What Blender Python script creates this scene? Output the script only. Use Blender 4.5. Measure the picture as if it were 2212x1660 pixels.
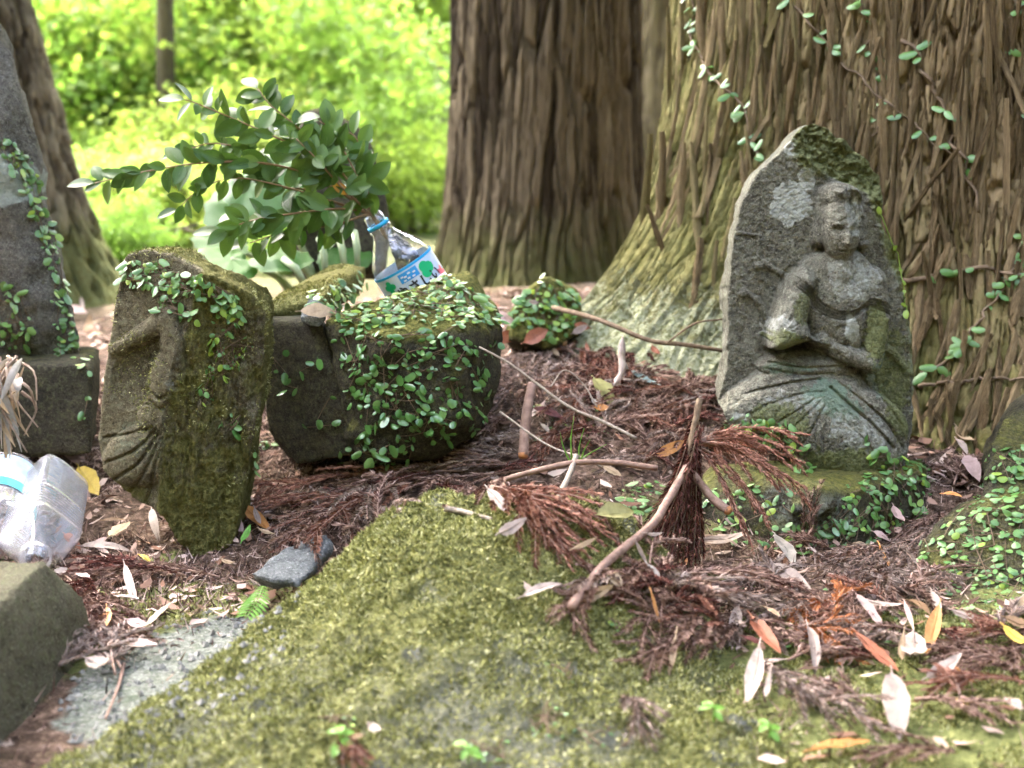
import bpy, bmesh, math, random
import numpy as np
from mathutils import Vector, Matrix
from mathutils.bvhtree import BVHTree

R = math.radians
scene = bpy.context.scene
for o in list(bpy.data.objects):
    bpy.data.objects.remove(o)
COL = scene.collection

# ------------------------------------------------------------------ camera
CAM = np.array([0.0, 0.0, 0.5]); PITCH = R(10); FPX = 2765.0      # image plane 2212 x 1660
cam = bpy.data.cameras.new('camera'); cam_o = bpy.data.objects.new('camera', cam); COL.objects.link(cam_o)
cam.sensor_width = 36; cam.lens = 45; cam.clip_start = 0.02; cam.clip_end = 400
cam_o.location = CAM; cam_o.rotation_euler = (R(90) - PITCH, 0, 0)
cam.dof.use_dof = True; cam.dof.focus_distance = 1.5; cam.dof.aperture_fstop = 5.0
scene.camera = cam_o

# ------------------------------------------------------------------ sky, sun, exposure
SUN_EL, SUN_AZ = R(58), R(-32)          # azimuth from +Y towards +X : behind the scene, to the left
w = bpy.data.worlds.new('World'); scene.world = w; w.use_nodes = True
nt = w.node_tree; nt.nodes.clear()
sky = nt.nodes.new('ShaderNodeTexSky'); sky.sky_type = 'NISHITA'; sky.sun_disc = False
sky.sun_elevation = SUN_EL; sky.sun_rotation = SUN_AZ; sky.air_density = 0.6; sky.dust_density = 8.0; sky.ozone_density = 0.2
bg = nt.nodes.new('ShaderNodeBackground'); bg.inputs[1].default_value = 0.15
out = nt.nodes.new('ShaderNodeOutputWorld')
nt.links.new(sky.outputs[0], bg.inputs[0]); nt.links.new(bg.outputs[0], out.inputs[0])
sl = bpy.data.lights.new('sun', 'SUN'); sl.energy = 2.2; sl.angle = R(3); sl.color = (1, 0.95, 0.86)
so = bpy.data.objects.new('sun', sl); COL.objects.link(so)
sdir = Vector((math.sin(SUN_AZ) * math.cos(SUN_EL), math.cos(SUN_AZ) * math.cos(SUN_EL), math.sin(SUN_EL)))
so.rotation_euler = sdir.to_track_quat('Z', 'Y').to_euler()
vs = scene.view_settings
vs.view_transform = 'Standard'; vs.look = 'None'; vs.gamma = 1; vs.use_curve_mapping = False; vs.exposure = 5.35
vs.use_white_balance = True; vs.white_balance_temperature = 6150; vs.white_balance_tint = 10   # camera set for shade

scene.cycles.diffuse_bounces = 2
# ------------------------------------------------------------------ helpers: projection
CP, SP = math.cos(PITCH), math.sin(PITCH)
def raydir(px, py):
    u = (np.asarray(px, float) - 1106) / FPX; v = (830 - np.asarray(py, float)) / FPX
    return np.stack([u, CP + SP * v, -SP + CP * v], -1)
def at(px, py, Y):                     # the point at depth Y that stands at this place of the photograph
    d = raydir(px, py); return CAM + d * (np.asarray(Y, float) / d[..., 1])[..., None]
def at_z(px, py, z):
    d = raydir(px, py); return CAM + d * ((np.asarray(z, float) - CAM[2]) / d[..., 2])[..., None]
def zz(ox, oy, s):                     # enlarged-crop coordinates -> picture coordinates
    return lambda x, y: ((x / s + ox) * 0.9357, (y / s + oy) * 0.9357)

# ------------------------------------------------------------------ helpers: noise
def _hash(ix, iy, iz, seed):
    h = (ix.astype(np.int64) * 374761393 + iy.astype(np.int64) * 668265263 + iz.astype(np.int64) * 2147483647 + seed * 974711) & 0xffffffff
    h = ((h ^ (h >> 13)) * 1274126177) & 0xffffffff
    h = ((h ^ (h >> 16)) * 2246822519) & 0xffffffff
    return ((h ^ (h >> 15)) & 0xffffff) / float(0xffffff)
def vnoise(p, seed=0):
    i = np.floor(p); f = p - i; u = f * f * (3 - 2 * f); i = i.astype(np.int64)
    r = 0
    for dx in (0, 1):
        for dy in (0, 1):
            for dz in (0, 1):
                wgt = (u[..., 0] if dx else 1 - u[..., 0]) * (u[..., 1] if dy else 1 - u[..., 1]) * (u[..., 2] if dz else 1 - u[..., 2])
                r = r + wgt * _hash(i[..., 0] + dx, i[..., 1] + dy, i[..., 2] + dz, seed)
    return r
def fbm(p, octv=4, seed=0, gain=0.5):
    p = np.asarray(p, float); r = 0; a = 1; t = 0
    for k in range(octv):
        r = r + a * vnoise(p, seed + k); t += a; a *= gain; p = p * 2.03 + 7.7
    return r / t                         # 0..1
def n2(a, b, s, octv=4, seed=0):
    a = np.asarray(a, float); b = np.asarray(b, float)
    return fbm(np.stack([a * s, b * s, np.zeros_like(a) + 3.3], -1), octv, seed)
def sstep(a, b, x):
    t = np.clip((x - a) / (b - a), 0, 1); return t * t * (3 - 2 * t)

# ------------------------------------------------------------------ helpers: meshes and objects
def mesh_np(name, V, F, mat=None, smooth=True, attrs=None):
    me = bpy.data.meshes.new(name); V = np.asarray(V, np.float32)
    if isinstance(F, np.ndarray):
        F = [F]
    F = [np.asarray(f, np.int32) for f in F if len(f)]
    me.vertices.add(len(V)); me.vertices.foreach_set('co', V.ravel())
    loops = np.concatenate([f.ravel() for f in F]); me.loops.add(len(loops)); me.loops.foreach_set('vertex_index', loops)
    tot = np.concatenate([np.full(len(f), f.shape[1], np.int32) for f in F]); st = np.concatenate([[0], np.cumsum(tot)[:-1]]).astype(np.int32)
    me.polygons.add(len(tot)); me.polygons.foreach_set('loop_start', st); me.polygons.foreach_set('loop_total', tot)
    me.polygons.foreach_set('use_smooth', np.full(len(tot), smooth))
    for k, a in (attrs or {}).items():
        at_ = me.attributes.new(k, 'FLOAT', 'POINT'); at_.data.foreach_set('value', np.asarray(a, np.float32))
    me.update(calc_edges=True)
    if mat: me.materials.append(mat)
    return me
def obj(name, me, parent=None, loc=None, rot=None, scl=None):
    o = bpy.data.objects.new(name, me); COL.objects.link(o)
    if parent: o.parent = parent
    if loc is not None: o.location = loc
    if rot is not None: o.rotation_euler = rot
    if scl is not None: o.scale = scl if hasattr(scl, '__len__') else (scl,) * 3
    return o
def tag(o, label, cat, group=None):
    o['label'] = label; o['category'] = cat
    if group: o['group'] = group
    return o
def thing(name, label, cat, loc=(0, 0, 0), group=None):
    return tag(obj(name, None, loc=loc), label, cat, group)
def get_np(me):
    V = np.empty(len(me.vertices) * 3, np.float32); me.vertices.foreach_get('co', V)
    N = np.empty(len(me.vertices) * 3, np.float32); me.vertex_normals.foreach_get('vector', N)
    return V.reshape(-1, 3).astype(float), N.reshape(-1, 3).astype(float)
def set_np(me, V):
    me.vertices.foreach_set('co', np.asarray(V, np.float32).ravel()); me.update()
def attr(me, name, a):
    x = me.attributes.get(name) or me.attributes.new(name, 'FLOAT', 'POINT'); x.data.foreach_set('value', np.asarray(a, np.float32))
def bvh_of(objs):
    V = []; P = []; off = 0
    for o in objs:
        me = o.data; M = np.array(o.matrix_basis); v, _ = get_np(me); v = v @ M[:3, :3].T + M[:3, 3]
        V.extend(v.tolist()); P.extend([[i + off for i in p.vertices] for p in me.polygons]); off += len(v)
    return BVHTree.FromPolygons(V, P)
def cast(b, px, py):
    d = raydir(px, py); d = d / np.linalg.norm(d)
    h, n, i, t = b.ray_cast(Vector(CAM), Vector(d), 60)
    return (np.array(h), np.array(n)) if h is not None else (None, None)
def drop(b, x, y, z0=1.2):
    h, n, i, t = b.ray_cast(Vector((x, y, z0)), Vector((0, 0, -1)), 5)
    return (h.z if h is not None else 0.05)
def poly_d(U, V, pts, closed=False):     # distance to a polyline + nearest point
    P = np.asarray(pts, float); Q = np.roll(P, -1, 0) if closed else P[1:]; P = P if closed else P[:-1]
    best = np.full(U.shape, 1e9); bx = np.zeros(U.shape); by = np.zeros(U.shape)
    for a, b in zip(P, Q):
        e = b - a; L = max(e @ e, 1e-9); t = np.clip(((U - a[0]) * e[0] + (V - a[1]) * e[1]) / L, 0, 1)
        cx = a[0] + t * e[0]; cy = a[1] + t * e[1]; d = np.hypot(U - cx, V - cy); m = d < best
        best = np.where(m, d, best); bx = np.where(m, cx, bx); by = np.where(m, cy, by)
    return best, bx, by
def inside(U, V, pts):
    P = np.asarray(pts, float); c = np.zeros(U.shape, bool); j = len(P) - 1
    for i in range(len(P)):
        xi, yi = P[i]; xj, yj = P[j]
        m = ((yi > V) != (yj > V)) & (U < (xj - xi) * (V - yi) / (yj - yi + 1e-12) + xi); c ^= m; j = i
    return c
def rough_outline(pts, step=6, amp=3.0, seed=0):
    P = np.asarray(pts, float); outp = []
    for a, b in zip(P, np.roll(P, -1, 0)):
        n = max(1, int(np.hypot(*(b - a)) / step))
        for k in range(n): outp.append(a + (b - a) * k / n)
    Q = np.array(outp)
    for _ in range(1): Q = (np.roll(Q, 1, 0) + 2 * Q + np.roll(Q, -1, 0)) / 4
    dx = n2(Q[:, 0], Q[:, 1], 0.06, 3, seed) - .5; dy = n2(Q[:, 0], Q[:, 1], 0.06, 3, seed + 50) - .5
    return Q + np.stack([dx, dy], 1) * amp * 2
def resample(P, n):
    P = np.asarray(P, float); d = np.concatenate([[0], np.cumsum(np.linalg.norm(np.diff(P, axis=0), axis=1))])
    t = np.linspace(0, d[-1], n); return np.stack([np.interp(t, d, P[:, k]) for k in range(P.shape[1])], 1)
def smooth_curve(P, n):                  # Catmull-Rom
    P = np.asarray(P, float); P = np.vstack([2 * P[0] - P[1], P, 2 * P[-1] - P[-2]]); outp = []
    m = max(2, int(n / (len(P) - 3)) + 1)
    for i in range(1, len(P) - 2):
        for t in np.linspace(0, 1, m, endpoint=False):
            a, b, c, d = P[i - 1:i + 3]
            outp.append(0.5 * (2 * b + (c - a) * t + (2 * a - 5 * b + 4 * c - d) * t * t + (3 * b - a - 3 * c + d) * t ** 3))
    outp.append(P[-2]); return resample(np.array(outp), n)
def frames(P):
    T = np.gradient(P, axis=0); T /= np.linalg.norm(T, axis=1)[:, None] + 1e-12
    up = np.array([0.13, 0.21, 0.97]); A = np.cross(T, up); A /= np.linalg.norm(A, axis=1)[:, None] + 1e-9
    return T, A, np.cross(A, T)
def tube(P, r, sides=6, rough=0.0, seed=0, cap=True):
    P = np.asarray(P, float); n = len(P); r = np.broadcast_to(np.asarray(r, float), (n,))
    T, A, B = frames(P); th = np.arange(sides) * 2 * np.pi / sides
    ring = A[:, None] * np.cos(th)[None, :, None] + B[:, None] * np.sin(th)[None, :, None]
    rr = r[:, None] * np.ones(sides)
    if rough: rr = rr * (1 + rough * (np.random.RandomState(seed).rand(n, sides) - .5))
    V = (P[:, None] + ring * rr[..., None]).reshape(-1, 3)
    i = np.arange(n - 1)[:, None] * sides; j = np.arange(sides); k = (j + 1) % sides
    F = np.stack([i + j, i + k, i + sides + k, i + sides + j], -1).reshape(-1, 4); Fs = [F]
    if cap:
        V = np.vstack([V, P[0] - T[0] * r[0] * .2, P[-1] + T[-1] * r[-1] * .2]); a, b = n * sides, n * sides + 1
        Fs.append(np.concatenate([np.stack([j * 0 + a, k, j], -1), np.stack([j * 0 + b, (n - 1) * sides + j, (n - 1) * sides + k], -1)]))
    return V, Fs
class MB:                                # collects vertices and faces into one mesh
    def __init__(s): s.V = []; s.F = {3: [], 4: []}; s.n = 0
    def add(s, V, Fs):
        if isinstance(Fs, np.ndarray): Fs = [Fs]
        for f in Fs: s.F[f.shape[1]].append(np.asarray(f) + s.n)
        s.V.append(np.asarray(V)); s.n += len(V)
    def mesh(s, name, mat, smooth=True):
        return mesh_np(name, np.vstack(s.V), [np.vstack(s.F[k]) for k in (3, 4) if s.F[k]], mat, smooth)

# ------------------------------------------------------------------ materials
def lin(r, g, b): return tuple(((c / 255) / 12.92 if c / 255 <= .04045 else ((c / 255 + .055) / 1.055) ** 2.4) for c in (r, g, b)) + (1,)
class NT:
    def __init__(s, name):
        s.m = bpy.data.materials.new(name); s.m.use_nodes = True; s.t = s.m.node_tree; s.b = s.t.nodes['Principled BSDF']
        s.tc = s.t.nodes.new('ShaderNodeTexCoord'); s.out = s.t.nodes['Material Output']
    def n(s, typ, **kw):
        x = s.t.nodes.new(typ)
        for k, v in kw.items(): setattr(x, k, v)
        return x
    def l(s, a, b): s.t.links.new(a, b)
    def noise(s, scale, detail=4, rough=.6, vec=None, dist=0):
        x = s.n('ShaderNodeTexNoise'); x.inputs['Scale'].default_value = scale; x.inputs['Detail'].default_value = detail
        x.inputs['Roughness'].default_value = rough; x.inputs['Distortion'].default_value = dist
        s.l(vec if vec is not None else s.tc.outputs['Object'], x.inputs['Vector']); return x.outputs['Fac']
    def mapped(s, scl):
        x = s.n('ShaderNodeMapping'); x.inputs['Scale'].default_value = scl; s.l(s.tc.outputs['Object'], x.inputs['Vector']); return x.outputs[0]
    def ramp(s, fac, stops):
        x = s.n('ShaderNodeValToRGB'); e = x.color_ramp.elements
        while len(e) < len(stops): e.new(0.5)
        for i, (p, c) in enumerate(stops): e[i].position = p; e[i].color = c
        s.l(fac, x.inputs[0]); return x.outputs[0]
    def mix(s, fac, a, b, mode='MIX'):
        x = s.n('ShaderNodeMix', data_type='RGBA', blend_type=mode)
        for v, k in ((fac, 0), (a, 6), (b, 7)):
            if isinstance(v, (int, float, tuple)): x.inputs[k].default_value = v
            else: s.l(v, x.inputs[k])
        return x.outputs[2]
    def math(s, op, a, b=0.5, clamp=False):
        x = s.n('ShaderNodeMath', operation=op, use_clamp=clamp)
        for v, k in ((a, 0), (b, 1)):
            if isinstance(v, (int, float)): x.inputs[k].default_value = v
            else: s.l(v, x.inputs[k])
        return x.outputs[0]
    def map(s, v, a, b, c=0, d=1):
        x = s.n('ShaderNodeMapRange'); x.inputs[1].default_value = a; x.inputs[2].default_value = b; x.inputs[3].default_value = c; x.inputs[4].default_value = d
        s.l(v, x.inputs[0]); return x.outputs[0]
    def attr(s, name): return s.n('ShaderNodeAttribute', attribute_name=name).outputs['Fac']
    def bump(s, h, strength=.5, dist=.003, prev=None):
        x = s.n('ShaderNodeBump'); x.inputs['Strength'].default_value = strength; x.inputs['Distance'].default_value = dist; s.l(h, x.inputs['Height'])
        if prev is not None: s.l(prev, x.inputs['Normal'])
        return x.outputs[0]
    def rand(s): return s.n('ShaderNodeObjectInfo').outputs['Random']
    def done(s, col, rough=.85, bump=None, spec=.3):
        if isinstance(col, tuple): s.b.inputs['Base Color'].default_value = col
        else: s.l(col, s.b.inputs['Base Color'])
        if isinstance(rough, (int, float)): s.b.inputs['Roughness'].default_value = rough
        else: s.l(rough, s.b.inputs['Roughness'])
        s.b.inputs['Specular IOR Level'].default_value = spec * (.3 if isinstance(rough, (int, float)) and rough > .6 else 1)
        if bump is not None: s.l(bump, s.b.inputs['Normal'])
        return s.m

MOSS_A, MOSS_B = (0.22, 0.21, 0.055, 1), (0.055, 0.065, 0.018, 1)
def stone_mat(name, c1, c2, c3, moss_a=MOSS_A, moss_b=MOSS_B, scale=14, bump=.7, lich=(0.42, 0.47, 0.40, 1), teal=(0.19, 0.30, 0.21, 1)):
    s = NT(name)
    a = s.noise(scale, 6, .65, dist=.6); b = s.noise(scale * 9, 5, .75); g = s.noise(scale * 26, 3, .7); vg = s.noise(scale * 70, 2, .6)
    col = s.ramp(a, [(.3, c1), (.7, c2)]); col = s.mix(s.map(b, .5, .66), col, c3); col = s.mix(s.map(b, .46, .34, 0, .75), col, tuple(x * .45 for x in c1[:3]) + (1,))
    col = s.mix(s.map(g, .57, .70, 0, .6), col, tuple(min(1, x * 2.4) for x in c2[:3]) + (1,))
    col = s.mix(s.map(g, .43, .30, 0, .8), col, tuple(x * .35 for x in c1[:3]) + (1,))
    col = s.mix(s.map(vg, .60, .72, 0, .5), col, tuple(min(1, x * 2.8) for x in c2[:3]) + (1,))
    def masked(aname, width=.35):
        return s.map(s.math('SUBTRACT', s.math('MULTIPLY', s.attr(aname), 1.5), s.math('MULTIPLY', s.math('ADD', s.noise(scale * 2.7, 6, .75), s.noise(scale * 11, 3, .7)), .5)), 0, width)
    col = s.mix(s.math('MULTIPLY', masked('teal', .5), .7), col, teal)
    li = masked('lich', .2); col = s.mix(s.math('MULTIPLY', li, .85), col, s.mix(s.map(b, .35, .65), lich, tuple(x * .62 for x in lich[:3]) + (1,)))
    mo = masked('moss'); mcol = s.ramp(s.noise(scale * 12, 6, .8), [(.36, moss_b), (.62, moss_a)]); col = s.mix(mo, col, mcol)
    bm = s.bump(b, min(1, bump * 1.3), .007); bm = s.bump(g, min(1, bump * 1.3), .0035, bm)
    bm = s.bump(s.math('MULTIPLY', s.noise(scale * 16, 3, .7), s.math('ADD', mo, .15)), 1, .006, bm)
    return s.done(col, .88, bm, .25)
M = {}
M['statue'] = stone_mat('statue_stone', (0.098, 0.09, 0.068, 1), (0.195, 0.188, 0.142, 1), (0.26, 0.265, 0.195, 1), moss_a=(0.25, 0.27, 0.12, 1), moss_b=(0.11, 0.12, 0.05, 1), lich=(0.58, 0.60, 0.52, 1))
M['relief'] = stone_mat('relief_stone', (0.08, 0.068, 0.042, 1), (0.15, 0.13, 0.078, 1), (0.19, 0.18, 0.11, 1), moss_a=(0.22, 0.205, 0.065, 1), moss_b=(0.085, 0.085, 0.025, 1))
M['dark'] = stone_mat('dark_stone', (0.035, 0.033, 0.024, 1), (0.075, 0.066, 0.042, 1), (0.10, 0.10, 0.05, 1))
M['block'] = stone_mat('block_stone', (0.085, 0.078, 0.05, 1), (0.14, 0.13, 0.085, 1), (0.11, 0.12, 0.06, 1), moss_a=(0.16, 0.17, 0.05, 1))
M['pillar'] = stone_mat('pillar_stone', (0.075, 0.07, 0.056, 1), (0.16, 0.15, 0.125, 1), (0.2, 0.195, 0.165, 1))
M['grey'] = stone_mat('grey_stone', (0.13, 0.14, 0.135, 1), (0.25, 0.26, 0.25, 1), (0.10, 0.12, 0.09, 1))
M['slate'] = stone_mat('slate_stone', (0.08, 0.088, 0.088, 1), (0.18, 0.19, 0.185, 1), (0.12, 0.13, 0.125, 1))
M['boulder'] = stone_mat('mossy_boulder', (0.10, 0.10, 0.078, 1), (0.20, 0.20, 0.165, 1), (0.15, 0.15, 0.10, 1), moss_a=(0.25, 0.25, 0.085, 1), moss_b=(0.055, 0.06, 0.022, 1))

s = NT('forest_floor')
a = s.noise(9, 6, .7); b = s.noise(70, 5, .75); g = s.noise(230, 3, .7)
col = s.ramp(b, [(.32, (0.022, 0.015, 0.011, 1)), (.48, (0.085, 0.056, 0.038, 1)), (.6, (0.19, 0.13, 0.095, 1)), (.74, (0.32, 0.24, 0.19, 1))])
gr = s.ramp(g, [(.3, (0.06, 0.066, 0.05, 1)), (.55, (0.17, 0.18, 0.15, 1)), (.75, (0.36, 0.36, 0.33, 1))])
gr = s.mix(s.map(b, .5, .65, 0, .7), gr, (0.08, 0.10, 0.06, 1))
col = s.mix(s.map(s.math('SUBTRACT', s.math('MULTIPLY', s.attr('gravel'), 1.5), s.noise(22, 5, .7)), 0, .25), col, gr)
mo = s.map(s.math('SUBTRACT', s.math('MULTIPLY', s.attr('moss'), 1.5), s.noise(30, 6, .75)), 0, .3)
col = s.mix(mo, col, s.ramp(s.noise(100, 5, .75), [(.34, MOSS_B), (.64, (0.20, 0.21, 0.075, 1))]))
col = s.mix(s.map(s.attr('far'), 0, 1), col, s.ramp(a, [(.38, (0.09, 0.13, 0.03, 1)), (.62, (0.14, 0.105, 0.07, 1))]))
M['floor'] = s.done(col, .92, s.bump(g, .6, .004, s.bump(b, .8, .01)), .2)

def bark_mat(name, dark, mid, light, moss):
    s = NT(name); rnd = s.rand()
    v = s.n('ShaderNodeVectorMath', operation='ADD'); s.l(s.mapped((1, 1, .08)), v.inputs[0])
    cmb = s.n('ShaderNodeCombineXYZ'); s.l(s.math('MULTIPLY', rnd, 40), cmb.inputs[0]); s.l(cmb.outputs[0], v.inputs[1])
    a = s.noise(70, 6, .7, v.outputs[0]); f = s.noise(240, 4, .7, v.outputs[0]); big = s.noise(5, 4, .6)
    cr = s.noise(90, 3, .6, s.mapped((.25, .25, 1.3)))
    col = s.ramp(a, [(.36, dark), (.48, mid), (.64, light)])
    col = s.mix(s.map(f, .55, .75, 0, .55), col, tuple(min(1, c * 1.6) for c in light[:3]) + (1,))
    cell = s.attr('cell'); col = s.mix(s.map(cell, .35, .7, 0, .6), col, light); col = s.mix(s.map(cell, .52, .2, 0, .85), col, tuple(x * .4 for x in mid[:3]) + (1,)); col = s.mix(s.map(rnd, .3, 1, 0, .4), col, s.mix(s.map(big, .4, .6), mid, light))
    mm = s.map(s.math('SUBTRACT', s.math('MULTIPLY', s.attr('moss'), 1.5), s.noise(16, 6, .75)), 0, .5)
    col = s.mix(s.math('MULTIPLY', mm, .85), col, s.ramp(s.noise(80, 4, .7), [(.3, (0.07, 0.065, 0.012, 1)), (.7, moss)]))
    li = s.map(s.math('SUBTRACT', s.math('MULTIPLY', s.attr('lich'), 1.5), s.noise(38, 6, .8)), 0, .15)
    col = s.mix(li, col, s.ramp(s.noise(140, 3, .7), [(.35, (0.18, 0.19, 0.08, 1)), (.65, (0.40, 0.41, 0.27, 1))]))
    bm = s.bump(a, .8, .006); bm = s.bump(f, .7, .003, bm); bm = s.bump(cr, .5, .003, bm); bm = s.bump(s.math('MULTIPLY', li, s.noise(150, 3, .7)), 1, .006, bm)
    return s.done(col, .9, bm, .2)
M['bark'] = bark_mat('cedar_bark', (0.015, 0.009, 0.006, 1), (0.125, 0.083, 0.038, 1), (0.29, 0.22, 0.12, 1), (0.165, 0.165, 0.06, 1))
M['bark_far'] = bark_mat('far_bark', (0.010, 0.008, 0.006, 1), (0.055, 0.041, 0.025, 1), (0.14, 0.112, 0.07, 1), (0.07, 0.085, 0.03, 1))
M['bark_grey'] = bark_mat('grey_bark', (0.022, 0.017, 0.011, 1), (0.095, 0.076, 0.048, 1), (0.19, 0.165, 0.11, 1), (0.10, 0.12, 0.045, 1))

def leaf_mat(name, c1, c2, back=None, rough=.42, trans=.25, spec=.5, vein=False, coat=0):
    s = NT(name); rnd = s.rand()
    col = s.mix(rnd, c1, c2); col = s.mix(s.map(s.noise(90, 5, .75), .42, .66, 0, .6), col, tuple(x * .55 for x in c1[:3]) + (1,))
    if vein:
        wv = s.n('ShaderNodeTexWave', wave_type='BANDS', bands_direction='X'); wv.inputs['Scale'].default_value = 60; wv.inputs['Distortion'].default_value = 1
        s.l(s.tc.outputs['Object'], wv.inputs['Vector']); col = s.mix(s.map(wv.outputs['Fac'], .75, 1, 0, .12), col, tuple(x * .6 for x in c1[:3]) + (1,))
    if back:
        geo = s.n('ShaderNodeNewGeometry'); col = s.mix(geo.outputs['Backfacing'], col, back)
    s.done(col, rough, s.bump(s.noise(200, 3, .6), .25, .001), spec)
    s.b.inputs['Coat Weight'].default_value = coat
    if trans:
        tr = s.n('ShaderNodeBsdfTranslucent'); s.l(col, tr.inputs['Color'])
        mx = s.n('ShaderNodeMixShader'); mx.inputs[0].default_value = trans; s.l(s.b.outputs[0], mx.inputs[1]); s.l(tr.outputs[0], mx.inputs[2]); s.l(mx.outputs[0], s.out.inputs['Surface'])
    return s.m
M['fern'] = leaf_mat('creeping_fern_leaf', (0.075, 0.19, 0.035, 1), (0.17, 0.31, 0.075, 1), rough=.33, trans=.12, spec=.7)
M['fern_yellow'] = leaf_mat('yellow_fern_leaf', (0.22, 0.36, 0.045, 1), (0.34, 0.46, 0.06, 1), rough=.4, trans=.2)
M['sakaki'] = leaf_mat('glossy_leaf', (0.038, 0.092, 0.012, 1), (0.10, 0.18, 0.024, 1), back=(0.10, 0.17, 0.04, 1), rough=.42, trans=.2, spec=.35)
M['amber'] = leaf_mat('amber_leaf', (0.55, 0.28, 0.02, 1), (0.5, 0.25, 0.02, 1), trans=.3)
M['butterbur'] = leaf_mat('broad_leaf', (0.055, 0.16, 0.018, 1), (0.08, 0.2, 0.03, 1), rough=.55, trans=.35)
M['bgleaf'] = leaf_mat('sunlit_leaf', (0.26, 0.37, 0.05, 1), (0.38, 0.46, 0.09, 1), rough=.6, trans=.66)
M['bgleaf2'] = leaf_mat('deep_leaf', (0.18, 0.31, 0.04, 1), (0.26, 0.37, 0.06, 1), rough=.6, trans=.62)
M['cedarleaf'] = leaf_mat('cedar_foliage', (0.03, 0.06, 0.015, 1), (0.05, 0.09, 0.02, 1), rough=.7, trans=.2)
M['grass'] = leaf_mat('grass_blade', (0.16, 0.34, 0.04, 1), (0.2, 0.4, 0.05, 1), trans=.4)
for k, a, b in (('pale', (0.31, 0.24, 0.195), (0.43, 0.345, 0.285)), ('pink', (0.40, 0.28, 0.24), (0.48, 0.34, 0.30)), ('tan', (0.34, 0.24, 0.14), (0.44, 0.33, 0.2)), ('grey', (0.26, 0.23, 0.19), (0.34, 0.31, 0.27)),
                ('orange', (0.42, 0.18, 0.05), (0.5, 0.24, 0.07)), ('red', (0.26, 0.09, 0.045), (0.34, 0.13, 0.07)), ('brown', (0.2, 0.12, 0.06), (0.27, 0.17, 0.08)),
                ('yellow', (0.5, 0.36, 0.05), (0.55, 0.4, 0.07)), ('olive', (0.23, 0.22, 0.07), (0.28, 0.26, 0.1)), ('green', (0.13, 0.3, 0.05), (0.16, 0.34, 0.06)), ('blue', (0.27, 0.36, 0.33), (0.3, 0.4, 0.36)), ('darkred', (0.10, 0.03, 0.02), (0.14, 0.04, 0.03))):
    M['dry_' + k] = leaf_mat('dry_leaf_' + k, a + (1,), b + (1,), rough=.55, trans=.12, spec=.35, vein=True)
def plain(name, c1, c2, scale=60, rough=.8, bump=.4, spec=.3):
    s = NT(name); col = s.ramp(s.noise(scale, 4, .7), [(.3, c1 + (1,)), (.7, c2 + (1,))]); col = s.mix(s.map(s.rand(), 0, 1, 0, .35), col, c2 + (1,), 'MULTIPLY') if False else col
    return s.done(col, rough, s.bump(s.noise(scale * 3, 3, .6), bump, .002), spec)
def needle_mat(name, c1, c2):
    s = NT(name); isl = s.n('ShaderNodeNewGeometry').outputs['Random Per Island']; fac = s.math('ADD', s.math('MULTIPLY', isl, .6), s.math('MULTIPLY', s.noise(45, 4, .7), .4))
    dk_ = tuple(x * .45 for x in c1); return s.done(s.ramp(fac, [(.15, dk_ + (1,)), (.45, c1 + (1,)), (.8, c2 + (1,))]), .7, None, .3)
M['needle_brown'] = needle_mat('dead_needles', (0.14, 0.08, 0.06), (0.40, 0.275, 0.215))
M['needle_red'] = needle_mat('rust_needles', (0.20, 0.088, 0.06), (0.39, 0.21, 0.145))
M['needle_dark'] = needle_mat('dark_red_needles', (0.07, 0.026, 0.02), (0.24, 0.095, 0.07))
M['needle_grey'] = needle_mat('grey_needles', (0.19, 0.14, 0.115), (0.46, 0.37, 0.31))
M['needle_orange'] = needle_mat('orange_needles', (0.36, 0.13, 0.05), (0.48, 0.2, 0.08))
M['stick'] = plain('stick_bark', (0.17, 0.105, 0.08), (0.33, 0.225, 0.17), 90, .75, .7)
M['stick_cut'] = plain('cut_wood', (0.32, 0.13, 0.05), (0.42, 0.2, 0.09), 200, .8)
M['twig_pale'] = plain('pale_twig', (0.2, 0.16, 0.12), (0.38, 0.325, 0.26), 200, .8, .8)
M['vine'] = plain('vine_stem', (0.10, 0.07, 0.045), (0.21, 0.155, 0.10), 120, .85)
M['stem_red'] = plain('branch_stem', (0.16, 0.09, 0.05), (0.24, 0.16, 0.08), 100, .6)
M['stem_pale'] = plain('pale_stem', (0.24, 0.30, 0.15), (0.32, 0.38, 0.2), 30, .5)
M['cone'] = plain('cone', (0.05, 0.035, 0.03), (0.16, 0.125, 0.11), 200, .8)
M['pebble'] = plain('pebble', (0.11, 0.11, 0.095), (0.28, 0.275, 0.25), 60, .85)
M['dryplant'] = plain('dry_plant', (0.16, 0.11, 0.08), (0.36, 0.27, 0.2), 40, .8)
s = NT('moss_blades'); isl = s.n('ShaderNodeNewGeometry').outputs['Random Per Island']; fac = s.math('ADD', s.math('MULTIPLY', isl, .45), s.math('MULTIPLY', s.noise(45, 5, .75), .55)); col = s.ramp(fac, [(.22, (0.05, 0.055, 0.022, 1)), (.45, (0.19, 0.195, 0.06, 1)), (.6, (0.31, 0.31, 0.105, 1)), (.78, (0.46, 0.45, 0.26, 1))]); M['moss'] = s.done(col, .8, None, .2)
s = NT('needle_litter'); col = s.ramp(s.n('ShaderNodeNewGeometry').outputs['Random Per Island'], [(.1, (0.04, 0.025, 0.02, 1)), (.5, (0.17, 0.10, 0.075, 1)), (.95, (0.45, 0.34, 0.28, 1))]); M['litter'] = s.done(col, .8, None, .2)
s = NT('dark_refraction'); M['black'] = s.done((0.018, 0.017, 0.022, 1), .22, s.bump(s.noise(60, 4, .6, dist=1.5), .8, .006), .6)  # near-black gloss standing in for refraction in the bottle shoulder
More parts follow.
